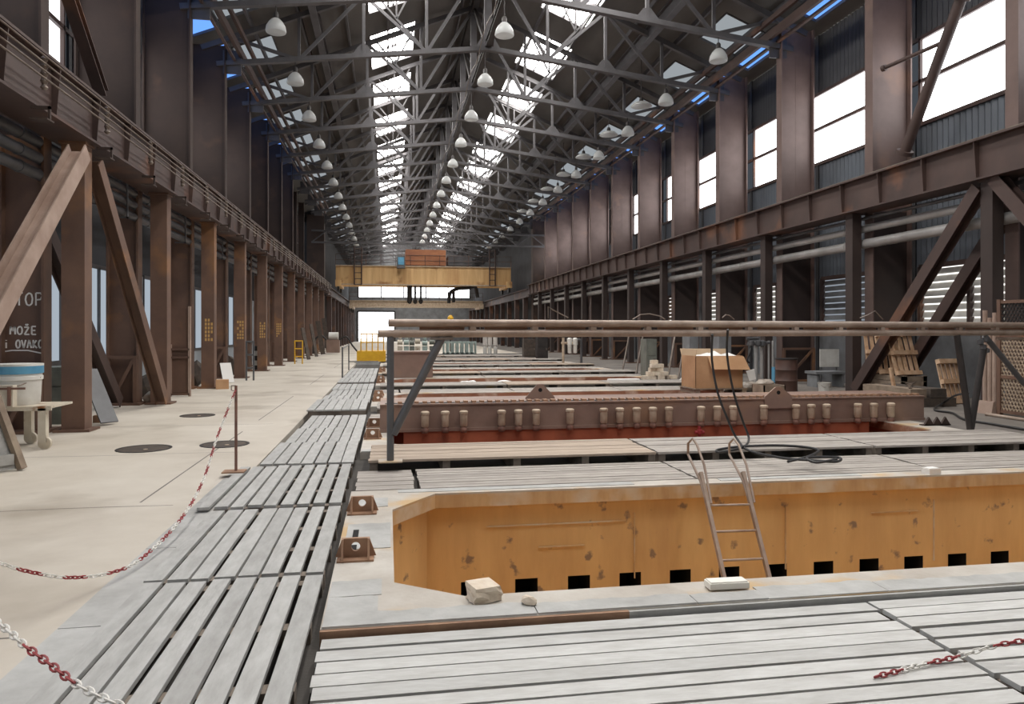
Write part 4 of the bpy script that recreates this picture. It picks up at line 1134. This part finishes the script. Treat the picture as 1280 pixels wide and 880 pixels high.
# cardboard and cans near column 3
p = onZ(278,486); brick('cardboard_box','small open cardboard box by the third crane column', Vector((p.x,p.y,0)), .34,.3,.26,'carton',.2,'box')
clutter_plank(onZ(286,478,.02), onZ(284,478,.02)+Vector((-.1,.2,.6)), .35,.02,'paper','white sheet leaning behind the small cardboard box')
lump('scrap_heap','dark scrap pile leaning between third and fourth walkway columns', onZ(292,472)+Vector((-.3,.4,0)), .6,.6,.9,'scrap','scrap',seed=31)
lump('scrap_heap','dark scrap pile between the second wall column and third crane column', onZ(252,484)+Vector((-.2,.3,0)), .4,.5,.8,'scrap','scrap',seed=32)
# small trolley frame beyond column 4
def frame_thing(name, label, cat, x0, x1, y, h, m, bars=2):
    t = thing(name, label, cat, ((x0+x1)/2,y,0))
    for x in (x0,x1):
        b = MB(); b.tube((x,y,0),(x,y,h),.03,8); b.build('upright', M[m], t)
    for i in range(bars):
        z = h*(i+1)/bars-.02
        b = MB(); b.tube((x0,y,z),(x1,y,z),.03,8); b.build('crossbar', M[m], t)
    return t
frame_thing('hand_truck','grey hand truck frame standing by the fourth crane column','trolley', onY(308,470,25.2).x, onY(317,470,25.2).x, 25.2, 1.3,'grey',3)
y = 37.2; frame_thing('yellow_gate','small yellow gate frame beside the seventh crane column','gate', onY(368.5,450,y).x, onY(378,450,y).x, y, 1.15,'yellow',3)
p = onZ(341,459)
t = thing('striped_cylinder','black and white striped gas cylinder behind the fifth crane column','cylinder',(p.x-.2,31.8,0))
for i in range(5):
    b = MB(); b.tube((p.x-.2,31.8,.2*i),(p.x-.2,31.8,.2*i+.2),.2,14); b.build('band', M['white'] if i%2 else M['dark'], t)
# boards leaning beside columns far along the walkway
for i in range(4):
    x = -4.9; y = 42.2+i*4.5
    clutter_plank((x+.55,y-.1,.03),(x+.18,y+.1,1.8+.25*i),.3,.05,'scrap','dark timber leaning on the far walkway wall, %s one along' % ORD[i])
# machine at the portal
y = 52.0; xa_, xb_ = onY(408,440,y).x, onY(424,440,y).x
t = thing('pump_cart', 'brown crate with a white motor and hoses at the far end of the walkway', 'machine', ((xa_+xb_)/2,y,0))
b = MB(); b.box(xa_,xb_,y,y+.9,0.1,1.0); b.build('crate', M['beam'], t)
b = MB(); b.tube(((xa_+xb_)/2-.3,y+.4,1.25),((xa_+xb_)/2+.35,y+.4,1.25),.28,14); b.build('motor', M['white'], t, smooth=True)
b = MB(); b.path(smoothpath([(xa_,y+.1,1.0),(xa_-.4,y,1.3),(xa_-.8,y,.9),(xa_-.9,y,0.05)]),.07,8); b.path(smoothpath([(xb_,y+.1,1.0),(xb_+.5,y,1.2),(xb_+.9,y,.6),(xb_+1.3,y,.1)]),.06,8); b.build('hose', M['dark'], t)
# yellow rail platform before the door
y = 37.9; xa_, xb_ = onY(446,450,y).x, onY(482,450,y).x
t = thing('yellow_platform','bright yellow railed platform in front of the bright doorway','platform',((xa_+xb_)/2,y,0))
zt_ = onY(460,439,y).z; zb_ = .06
b = MB(); b.box(xa_,xb_,y,y+1.9,zb_,zt_); b.build('body', M['yellow'], t)
b = MB(); b.box(xa_-.1,-.42,y-.3,y+2.0,-.1,zb_); b.build('plinth', M['kerb'], t)
for i in range(5):
    x = xa_+.2+(xb_-xa_-.3)*i/4
    b = MB(); b.tube((x,y+.1,zt_),(x,y+.1,zt_+.9),.03,8); b.build('upright', M['yellow'], t)
for z in (.45,.88):
    b = MB(); b.tube((xa_+.2,y+.1,zt_+z),(xb_-.1,y+.1,zt_+z),.03,8); b.build('rail', M['yellow'], t)

# ------------------------------------------------------------------ cranes
def crane(yc, x0, x1, z0, z1, label, m, trolley=True):
    t = thing('bridge_crane', label, 'crane', ((x0+x1)/2,yc,z0))
    b = MB(); b.box(x0,x1,yc-.25,yc+.25,z0+.1,z1-.08); b.build('front_girder', M[m], t)
    b = MB(); b.box(x0,x1,yc-.4,yc+.3,z0,z0+.1); b.box(x0,x1,yc-.4,yc+.3,z1-.08,z1); b.build('girder_flange', M['cup'] if m == 'crane' else M[m], t)
    b = MB(); b.box(x0,x1,yc+2.6,yc+3.1,z0,z1); b.build('rear_girder', M[m], t)
    for x in (x0,x1-.5):
        b = MB(); b.box(x,x+.5,yc-1,yc+4,z0-.2,z0+.4); b.build('end_truck', M[m], t)
        for yy in (yc-.7,yc+3.6):
            c = MB(); c.tube((x+.15,yy,z0-.3),(x+.35,yy,z0-.3),.32,16); c.build('wheel', M['dark'], t)
    for i in range(6):
        x = x0+(x1-x0)*(i+.5)/6
        b = MB(); b.box(x-.03,x+.03,yc-.29,yc-.25,z0+.1,z1-.08); b.build('web_stiffener', M[m], t)
    n = 12; b = MB()
    for i in range(n+1): x = x0+(x1-x0)*i/n; b.tube((x,yc-.35,z1),(x,yc-.35,z1+1.0),.025,6)
    for z in (.5,1.0): b.tube((x0,yc-.35,z1+z),(x1,yc-.35,z1+z),.025,6)
    b.build('railing', M['girder'], t)
    return t
yc = 70.0
x0, x1 = onY(420,340,yc).x, onY(638,340,yc).x
z0, z1 = onY(530,357,yc).z, onY(530,333,yc).z
t = crane(yc, x0, x1, z0, z1, 'ochre overhead bridge crane spanning the hall with a rusty trolley', 'crane')
a = onY(507,335,yc); b_ = onY(557,313,yc)
b = MB(); b.box(a.x,b_.x,yc-.3,yc+3,z1+.1,b_.z); b.build('trolley', M['trolley'], t)
b = MB(); b.box(onY(560,330,yc).x,onY(590,330,yc).x,yc-.2,yc+2.5,z1+.1,z1+1.0); b.build('winch', M['web'], t)
a = onY(496,336,yc-.6); b_ = onY(506,321,yc-.6)
b = MB(); b.box(a.x,b_.x,yc-1.6,yc-.6,a.z,b_.z); o = b.build('cabin', M['grey'], t)
g = MB(); g.box(a.x+.1,b_.x-.1,yc-1.63,yc-1.6,a.z+.3,b_.z-.15); g.build('window_pane', M['bluelid'], o)
for u in (444,446,449): pass
for u0,u1 in ((443,452),(612,619)):
    pa = onY(u0,320,yc-.5); pb = onY(u1,320,yc-.5)
    b = MB()
    for x in (pa.x,pb.x): b.tube((x,yc-.5,z0-.0),(x,yc-.5,z1+1.7),.06,8)
    for i in range(7): z = z0+i*(z1+1.5-z0)/6; b.tube((pa.x,yc-.5,z),(pb.x,yc-.5,z),.04,6)
    b.build('access_ladder', M['girder'], t)
# hook blocks hang below
for i, (u, dz) in enumerate(((512,0),(519,0),(526,0))):
    pa = onY(u,356,yc+1); pb = onY(u,377,yc+1)
    b = MB(); b.tube(pa,pb,.1 if i else .24,10); b.lathe([(0,-.25),(.16,-.16),(.22,0),(.16,.2),(0,.25)],pb,12); b.build('hoist_rope', M['dark'], t)
b = MB(); pa = onY(566,362,yc+1); pb = onY(598,358,yc+1)
b.path(smoothpath([onY(561,379,yc+1),onY(563,366,yc+1),onY(572,361,yc+1),onY(585,360,yc+1),onY(594,359,yc+1),onY(597,372,yc+1)]),.17,8)
b.path([onY(567,378,yc+1),onY(567,364,yc+1)],.15,8); b.build('hose_loop', M['dark'], t)
yc2 = 92.0
x0, x1 = onY(447,378,yc2).x, onY(587,378,yc2).x
t2 = crane(yc2, -4.66, 11.82, onY(520,384,yc2).z, onY(520,376,yc2).z, 'second pale overhead crane farther back before the bright window band', 'cup')
# portal between the two hall sections
t = thing('portal_frame', 'brown portal frame where the hall narrows behind the last columns', 'portal', (XC,62.6,0))
for xa_, xb_ in ((-6.6,-5.2),(12.4,13.9)):
    b = MB(); b.box(xa_,xb_,62.2,63.0,0,11.2); b.build('jamb', M['rust'], t)
zz = onY(520,290,61.5).z; z2 = onY(520,300,61.5).z
b = MB(); b.bar((-6.2,61.9,zz),(13.4,61.9,zz),.15,.14); b.build('top_tie', M['web'], t)
b = MB(); b.bar((-6.2,61.9,z2-.3),(13.4,61.9,z2-.3),.15,.14); b.build('bottom_tie', M['web'], t)
b = MB(); n = 16
for i in range(n):
    xa_ = -6.2+19.6*i/n; xb_ = -6.2+19.6*(i+1)/n
    b.bar((xa_,61.9,zz if i%2 else z2-.3),(xb_,61.9,z2-.3 if i%2 else zz),.08,.08)
b.build('lattice', M['web'], t)

# ------------------------------------------------------------------ window-side clutter
def pallet_up(p, w, h, label, m='pine', lean=.25, rz=0, n=5, rungs=3, parent_name='shipping_pallet'):
    t = thing(parent_name, label, 'pallet', p)
    t.rotation_euler = (-lean, 0, rz)
    b = MB()
    for i in range(n):
        x = -w/2+(w-.09)*i/(n-1); b.box(x,x+.09,0,.02,0,h)
    b.turn(Matrix.Translation(wloc(t))).build('slats', M[m], t)
    for i in range(rungs):
        z = (h-.1)*i/(rungs-1); b = MB(); b.box(-w/2,w/2,-.09,0,z,z+.1)
        b.turn(Matrix.Translation(wloc(t))).build('bearer', M[m], t)
    return t
p = onZ(1195,505); pallet_up(p, .62, 1.02, 'pale pine pallet standing upright against the grey wall panel', lean=.25, rz=.15)
# crate with leaning pallets between the braces
p = onZ(1060,492)
cr = thing('wooden_crate', 'big tan wooden crate under the leaning broken pallets', 'crate', (12.53,16.5,0))
b = MB()
for i in range(3): z = .16+.13*i; b.box(12.22,12.85,15.75,15.78,z,z+.12); b.box(12.22,12.25,15.75,17.2,z,z+.12)
b.build('side_boards', M['oldwood'], cr)
for x,y in ((12.27,15.8),(12.8,15.8),(12.27,17.15),(12.8,17.15)):
    b = MB(); b.box(x-.05,x+.05,y-.05,y+.05,0,.55); b.build('post', M['oldwood'], cr)
for i,(yy,rz,ln,hh,lab) in enumerate(((15.95,.35,.3,1.12,'broken pine pallet tilted on the crate, front of three'),(16.5,.1,.22,1.05,'pine pallet tilted on the crate, middle of three'),(16.95,-.1,.2,1.1,'pine pallet tilted on the crate, rear of three'))):
    pallet_up(Vector((12.5,yy,.555)), .7, hh, lab, lean=ln, rz=(rz-.2)*.5, n=5)
clutter_plank(onY(1113,460,15.0), onY(1118,487,15.0), .08,.05,'pine','thin pine post propped beside the crate')
# stacked dark beams
for i, (dx, z) in enumerate(((0,0),(.25,0),(.5,0),(.05,.2),(.35,.2))):
    y0_ = 14.6
    xs0 = onZ(1112,503).x; 
    b = MB(); b.box(10.95+dx*1.6,10.95+dx*1.6+.38,14.0,15.6,z,z+.19)
    tag(b.build('timber_baulk', M['oldwood'] if i in (0,3) else M['scrap']), 'squared timber in the low stack past the press beam end, %s piece' % ORD[i], 'timber', 'stacked timber baulks')
for i in range(4):
    clutter_plank((11.1+.2*i,14.1+.3*i,.405+.012*i),(11.7+.15*i,14.9+.12*i,.41+.012*i),.06,.015,'steel','thin metal offcut lying on the timber stack, %s of four' % ORD[i])
# drum
p = onZ(990,491); r = .29
t = thing('oil_drum','rusty dark oil drum standing by the concrete wall panel','drum',(p.x,p.y+.28,0))
prof = [(0,0),(r,0),(r,.02),(r*.97,.03),(r*.97,.29),(r*1.02,.31),(r*.97,.33),(r*.97,.58),(r*1.02,.6),(r*.97,.62),(r*.97,.86),(r,.87),(r,.89),(r*.95,.89),(r*.95,.86),(0,.86)]
b = MB(); b.lathe(prof,(p.x,p.y+.28,0),24); b.build('body', M['drum'], t, smooth=True)
b = MB(); b.lathe([(r*.96,.865),(r*1.01,.87),(r*1.01,.905),(r*.96,.905)],(p.x,p.y+.28,0),24); b.build('top_ring', M['dark'], t, smooth=True)
# white board on wall
a = onX(1026,437,13.9); b_ = onX(1049,458,13.9)
b = MB(); b.box(13.95,14.04,min(a.y,b_.y),max(a.y,b_.y),b_.z,a.z); 
b = MB(); y_=20.6; a = onY(1025,436.5,y_); b_ = onY(1049,458.5,y_)
t = thing('white_board','blank white board propped above the grey bench by the wall','board',((a.x+b_.x)/2,y_,b_.z))
b = MB(); b.box(a.x,b_.x,y_,y_+.03,b_.z,a.z); b.build('panel', M['white'], t)
b = MB()
for x in (a.x+.05,b_.x-.08): b.box(x,x+.03,y_+.03,y_+.06,0,a.z)
b.build('stand', M['grey'], t)
# bench and bucket
a = onY(1013,464,19.6); b_ = onY(1050,470,19.6)
t = thing('low_bench','low grey bench below the white board','bench',((a.x+b_.x)/2,19.6,0))
b = MB(); b.box(a.x,b_.x,19.3,19.9,a.z-.07,a.z); b.build('seat', M['concwall'], t)
for x in (a.x+.05,b_.x-.1):
    b = MB(); b.box(x,x+.06,19.35,19.85,0,a.z-.07); b.build('leg', M['concwall'], t)
p = onZ(1030,491)
t = thing('plastic_bucket','small white bucket on the floor in front of the bench','bucket',(p.x,p.y,0))
b = MB(); b.lathe([(0,0),(.13,0),(.16,.26),(.17,.27),(.15,.27),(.12,.02),(0,.02)],(p.x,p.y,0),18); b.build('body', M['white'], t, smooth=True)
b = MB(); b.path([(p.x-.16,p.y,.25),(p.x-.1,p.y-.14,.16),(p.x+.1,p.y-.14,.16),(p.x+.16,p.y,.25)],.006,6); b.build('handle', M['steel'], t)
# carton on pallet
pa = onZ(870,487,.14); yq = 17.9
a = onY(869,480,yq); c1 = onY(891,487,yq-.0); 
x0 = onY(870,480,yq).x; x1 = onY(929,480,yq).x
t = thing('shipping_pallet','low pallet under the big open carton','pallet',((x0+x1)/2,yq+.5,0))
b = MB()
for i in range(6): b.box(x0-.05,x1+.1,yq-.05+.18*i,yq+.08+.18*i,.11,.14)
b.build('slats', M['oldwood'], t)
for x in (x0,(x0+x1)/2,x1-.02):
    b = MB(); b.box(x-.02,x+.1,yq-.03,yq+1.0,0,.108); b.build('bearer', M['oldwood'], t)
zt_ = onY(880,445,yq).z
t = thing('open_carton','large open cardboard carton with drooping flap and white packing','carton',((x0+x1)/2,yq+.5,.14))
cx0, cx1, cy0, cy1 = x0, x1, yq+.02, yq+.95
b = MB(); zz = zt_; wl_ = .012
b.box(cx0,cx1,cy0,cy0+wl_,.145,zz); b.box(cx0,cx1,cy1-wl_,cy1,.145,zz); b.box(cx0,cx0+wl_,cy0,cy1,.145,zz); b.box(cx1-wl_,cx1,cy0,cy1,.145,zz); b.box(cx0,cx1,cy0,cy1,.14,.15)
b.build('body', M['carton'], t)
b = MB(); b.prism([(cx0+.32,cy0-.005,zz),(cx1+.02,cy0-.005,zz-.02),(cx1+.1,cy0-.2,zz-.36),(cx0+.36,cy0-.18,zz-.34)],(0,-.012,0)); b.build('front_flap', M['carton'], t)
b = MB(); b.prism([(cx0,cy0,zz),(cx0,cy1,zz),(cx0+.03,cy1,zz+.18),(cx0+.03,cy0,zz+.16)],(.012,0,0)); b.prism([(cx0,cy1,zz),(cx1,cy1,zz),(cx1+.05,cy1+.1,zz+.16),(cx0,cy1+.1,zz+.17)],(0,.012,0)); b.build('upright_flap', M['cartonin'], t)
b = MB()
for i in range(5):
    xx = cx0+.2+.2*i; b.prism([(xx,cy0+.1,zz-.12),(xx+.28,cy0+.1,zz-.05+.04*(i%2)),(xx+.3,cy1-.1,zz+.05*(i%3)),(xx+.02,cy1-.1,zz-.02)],(0,0,.012))
b.build('packing_sheet', M['paper'], t)
# bricks pile on low board
t0 = onZ(825,477,.0)
b = MB(); b.box(t0.x-.75,t0.x+.6,t0.y-.1,t0.y+.9,0,.06); tag(b.build('wooden_board', M['scrap']), 'dark board under the pile of pale bricks', 'board')
rng = random.Random(4)
idx = 0
for lv, row in ((0,5),(1,3),(2,2),(3,2),(4,1)):
    for i in range(row):
        xx = t0.x-.4+.25*i*(1 if lv == 0 else .9)+(.0,.18,.3,.3,.35)[lv]
        yy = t0.y+.3+rng.uniform(-.1,.15)
        brick('fire_brick','pale brick in the pile near the carton, course %s from below, %s along' % (ORD[lv],ORD[i]), Vector((xx,yy,.06+.125*lv)), .23,.2,.12,'stone',rng.uniform(-.15,.15)); idx += 1
p = onZ(856,479); b = MB(); b.prism([(p.x-.3,p.y,.0),(p.x+.28,p.y,.0),(p.x+.02,p.y+.05,.26)],(0,.02,0)); b.prism([(p.x+.02,p.y+.0,.26),(p.x+.3,p.y+.0,.0),(p.x+.32,p.y+.3,.0),(p.x+.05,p.y+.3,.25)],(0,0,.01)); tag(b.build('paper_sheet', M['paper']), 'folded white cardboard sheet like a tent beside the bricks', 'cardboard')
a = onZ(762,480); b_ = onZ(802,480); b = MB(); b.box(a.x,b_.x,a.y,a.y+.25,0,.14); b.box(a.x+.02,b_.x-.02,a.y+.02,a.y+.23,.14,.15); tag(b.build('white_plank', M['paper']), 'long white block lying at the far pit rim', 'block')
# bags and rubbish
for i,(u,v,sx,sy,sz) in enumerate(((938,489,.7,.5,.28),(956,489,.6,.5,.36),(970,488,.55,.45,.2))):
    p = onZ(u,v); lump('plastic_bag','crumpled clear plastic bag in the rubbish by the drum, %s from the carton' % ORD[i], p, sx,sy,sz,'bag','bag',seed=41+i)
a = onY(955,490,16.6); b_ = onY(982,474,16.6); t = thing('open_crate','shallow tan wooden crate among the plastic bags','crate',((a.x+b_.x)/2,16.8,0))
b = MB(); b.box(a.x,b_.x,16.6,16.63,0,.3); b.box(a.x,a.x+.03,16.6,17.2,0,.3); b.box(b_.x-.03,b_.x,16.6,17.2,0,.3); b.box(a.x,b_.x,17.17,17.2,0,.3); b.build('sides', M['oldwood'], t)
b = MB(); b.box(a.x,b_.x,16.6,17.2,0,.03); b.build('bottom', M['oldwood'], t)
a = onY(933,464,18.6); b = MB(); b.prism([a, onY(943,461,18.6), onY(945,474,18.6), onY(937,476,18.6)],(0,.02,0)); tag(b.build('paper_sheet', M['paper']), 'crumpled white paper stuck upright beside the pipe stand', 'paper')
a = onY(968,459,18.8); b_ = onY(976,471,18.8); b = MB(); b.box(a.x,b_.x,18.8,18.95,b_.z,a.z); b.box(a.x+.03,b_.x-.03,18.79,18.8,b_.z+.05,a.z-.06); b.box(a.x,b_.x,18.8,18.95,0,b_.z); tag(b.build('blue_box', M['bluelid']), 'small blue and white carton beside the drum', 'box')
# pipe stand with valves
t = thing('valve_stand', 'white vertical pipes topped by valves behind the rubbish', 'pipework', (onY(950,470,19.6).x,19.6,0))
for u in (945,952,961,966):
    p = onY(u,430,19.6); b = MB(); b.tube((p.x,19.6,0),(p.x,19.6,1.35),.05 if u < 960 else .03,10); b.build('riser', M['silver'], t, smooth=True)
pa = onY(933,424,19.6); b = MB(); b.tube((pa.x,19.55,1.25),(pa.x+.7,19.55,1.3),.045,10); b.tube((pa.x-.02,19.55,1.42),(pa.x+.35,19.55,1.42),.04,10)
for dx in (.1,.32,.45): b.lathe([(0,-.1),(.09,-.06),(.09,.06),(0,.1)],(pa.x+dx,19.5,1.28),10)
b.build('valve', M['grey'], t, smooth=True)
b = MB(); b.path(smoothpath([(pa.x+.1,19.5,1.2),(pa.x+.02,19.45,1.0),(pa.x-.05,19.45,.8),(pa.x+.02,19.45,.72)]),.025,8); b.build('hose', M['rubber'], t)
# cabinets and machines further along
def cabinet(u0,u1,vt,y,label,m,nm='control_cabinet'):
    a = onY(u0,vt,y); b_ = onY(u1,vt,y)
    t = thing(nm,label,'cabinet',((a.x+b_.x)/2,y+.3,0))
    b = MB(); b.box(a.x,b_.x,y,y+.6,0.05,a.z); b.build('body', M[m], t)
    d = MB(); d.box(a.x+.04,b_.x-.04,y-.02,y,.12,a.z*.55); d.box(a.x+.04,b_.x-.04,y-.02,y,a.z*.58,a.z-.05); o = d.build('door', M[m], t)
    h = MB(); h.box(b_.x-.12,b_.x-.09,y-.05,y-.02,a.z*.4,a.z*.5); h.build('handle', M['steel'], o)
    b = MB(); b.box(a.x+.02,b_.x-.02,y+.03,y+.57,0,.05); b.build('plinth', M['dark'], t)
cabinet(808,821,424,24.5,'greenish grey control cabinet past the brick pile','machine')
cabinet(862,873,420,22.6,'pale grey tall cabinet just behind the carton','concwall')
cabinet(899,914,418,20.9,'grey steel cabinet behind the hanging hoses','concwall')
cabinet(655,670,424,44.0,'dark machine cabinet by the far crane columns','scrap')
cabinet(672,685,421,41.0,'black machine cabinet nearer than the other dark one','dark')
for i,(u,y) in enumerate(((795,26.5),(835,24.0),(848,23.5),(778,28))):
    a = onY(u,452,y); clutter_plank(Vector((a.x,y,.02)), Vector((a.x+.5,y+.5,1.7)), .05,.05,'steel','thin rod leaning against the window side columns, %s counting from the carton' % ORD[[2,1,0,3][i]],'steel_rod','rod')
# white pump with elbow pipe
y = 34.0; p = onY(715,450,y)
t = thing('filter_pump','white twin filter pump with a bent grey pipe beyond the pits','pump',(p.x,y,0))
for u in (712,719):
    q = onY(u,430,y); b = MB(); b.lathe([(0,.55),(.09,.57),(.1,.95),(.13,.96),(.13,1.25),(.05,1.3),(0,1.3)],(q.x,y,0),14); b.build('filter', M['white'], t, smooth=True)
q = onY(704,428,y); b = MB(); b.tube((q.x-.1,y,1.05),(q.x+.6,y,1.05),.06,10); b.tube((q.x,y,.0),(q.x,y,1.3),.06,10); b.build('manifold', M['cup'], t, smooth=True)
q = onY(726,432,y); b = MB(); b.path(smoothpath([(q.x-.3,y,1.15),(q.x-.05,y,1.2),(q.x+.02,y,1.0),(q.x+.02,y,.03)]),.06,10); b.build('bent_pipe', M['grey'], t, smooth=True)
# pale green castings and white pumps beyond the last pit
y = 51.0
for i in range(7):
    q = onY(554+6*i,436,y); x0 = q.x
    b = MB(); h = .75; b.box(x0,x0+.09,y,y+.5,0,h); b.box(x0+.22,x0+.31,y,y+.5,0,h); b.box(x0,x0+.31,y,y+.5,h,h+.12); b.box(x0,x0+.31,y,y+.5,0,.1)
    tag(b.build('green_casting', M['teal']), 'pale green ring casting in the row past the last pit, %s from the doorway side' % ORD[i], 'casting', 'pale green castings')
for i,u in enumerate((607,613,620)):
    q = onY(u,440,49.9); b = MB(); b.lathe([(0,0),(.13,0),(.13,.5),(.08,.55),(.155,.62),(.155,1.2),(.07,1.3),(0,1.3)],(q.x,50.2,0),14)
    tag(b.build('white_pump', M['white'], smooth=True), 'white upright pump beyond the last pit, %s from the castings' % ORD[i], 'pump')
rng = random.Random(9)
for i,u in enumerate((500,508,515,522,531,540)):
    y = 51.5; q = onY(u,440,y); s_ = rng.uniform(.35,.6)
    mb = MB(); mb.tube((q.x-.18,y,.55+s_*.6),(q.x+.17,y,.55+s_*.6),.18,12); mb.box(q.x-.17,q.x+.17,y-.2,y+.2,0,.55); mb.lathe([(0,0),(.12,.02),(.12,.3),(0,.32)],(q.x,y,.6+s_),10)
    tag(mb.build('small_machine', [M['dirtywhite'],M['teal'],M['machine']][i%3], smooth=True), 'small motor unit on the bench line past the last pit, %s from the doorway' % ORD[i], 'machine')
p = onY(563,397,58); lump('yellow_lamp','round yellow lamp above the barrier pipe in the distance', Vector((p.x,58,p.z-.25)), .5,.5,.5,'yellow','lamp',seed=61)
b = MB(); b.tube((p.x,58,0),(p.x,58,p.z-.25),.05,8); tag(b.build('lamp_stand', M['dark']), 'dark stand carrying the round yellow lamp', 'stand')
# small angle bracket piece on floor and base plates
p = onZ(1172,532); b = MB()
for dx in (-.16,0,.16): b.prism([(p.x+dx-.1,p.y,0),(p.x+dx+.1,p.y,0),(p.x+dx,p.y,.15)],(0,.04,0))
b.box(p.x-.26,p.x+.26,p.y,p.y+.12,0,.02); tag(b.build('anchor_bracket', M['rust']), 'low toothed brown bracket on the floor past the press beam', 'bracket')
b = MB(); a = onZ(1205,505); 
# ------------------------------------------------------------------ mesh gate
gy0, gx = 12.6, 11.75
t = thing('mesh_gate', 'tan expanded mesh gate in a brown frame beside the first window side column', 'gate', (gx,11,0))
yA, yB = 12.45, 9.2
b = MB()
for y in (yA, yB): b.box(gx-.04,gx+.04,y-.04,y+.04,0,2.25)
for z in (.08,.75,1.55,2.2): b.box(gx-.03,gx+.03,yB,yA,z-.03,z+.03)
b.build('frame', M['rustlow'], t)
def meshpanel(z0_, z1_, m, pitch, nm):
    g = MB(); n = int((yA-yB)/pitch); rows = int((z1_-z0_)/(pitch*2))+1
    dz = (z1_-z0_)/rows
    for i in range(n):
        y = yB+pitch*i; s_ = 0
        for j in range(rows):
            za = z0_+dz*j
            ya_, yb_ = (y, y+pitch) if (j % 2 == 0) else (y+pitch, y)
            g.bar((gx,ya_,za),(gx,yb_,za+dz),.016,.02,up=(1,0,0)); 
            g.bar((gx,2*y+pitch-ya_,za),(gx,2*y+pitch-yb_,za+dz),.016,.02,up=(1,0,0))
    g.build(nm, M[m], t)
meshpanel(.1,1.53,'mesh',.075,'wire_mesh'); meshpanel(1.57,2.18,'dark',.075,'upper_wire_mesh')
b = MB()
for dy, h in ((.12,2.0),(.24,1.9),(.36,2.05)): b.tube((gx-.0,yA+dy,0.12),(gx,yA+dy,h),.045,10)
b.build('stake', M['pale'], t); b = MB(); b.prism([(gx-.12,yA+.08,0),(gx+.12,yA+.08,0),(gx+.07,yA+.08,.25),(gx-.07,yA+.08,.25)],(0,.36,0)); b.build('foot', M['pale'], t)
b = MB(); b.tube((gx-.35,12.4,.03),(gx-.5,8.5,.03),.035,10); tag(b.build('floor_pipe', M['pipe'], smooth=True), 'thin pipe lying along the floor before the mesh gate', 'pipe')

# ------------------------------------------------------------------ light, camera
w = bpy.data.worlds.new('overcast'); bpy.context.scene.world = w; w.use_nodes = True
bg = w.node_tree.nodes['Background']; bg.inputs['Color'].default_value = (.95,.97,1,1); bg.inputs['Strength'].default_value = 3.0
cam = bpy.data.cameras.new('camera'); co = bpy.data.objects.new('camera', cam); C.objects.link(co)
cam.lens = FPX/1280*36; cam.sensor_width = 36; cam.shift_y = -27/1280; cam.clip_end = 500; cam.clip_start = .05
co.location = (0,0,EYE); co.rotation_euler = (PI/2,0,-YAW)
sc = bpy.context.scene; sc.camera = co
sc.view_settings.view_transform = 'Standard'; sc.view_settings.look = 'None'; sc.view_settings.gamma = 1; sc.view_settings.use_curve_mapping = False
sc.view_settings.exposure = 0.6
sc.cycles.use_denoising = True
sc.cycles.max_bounces = 8; sc.cycles.diffuse_bounces = 5
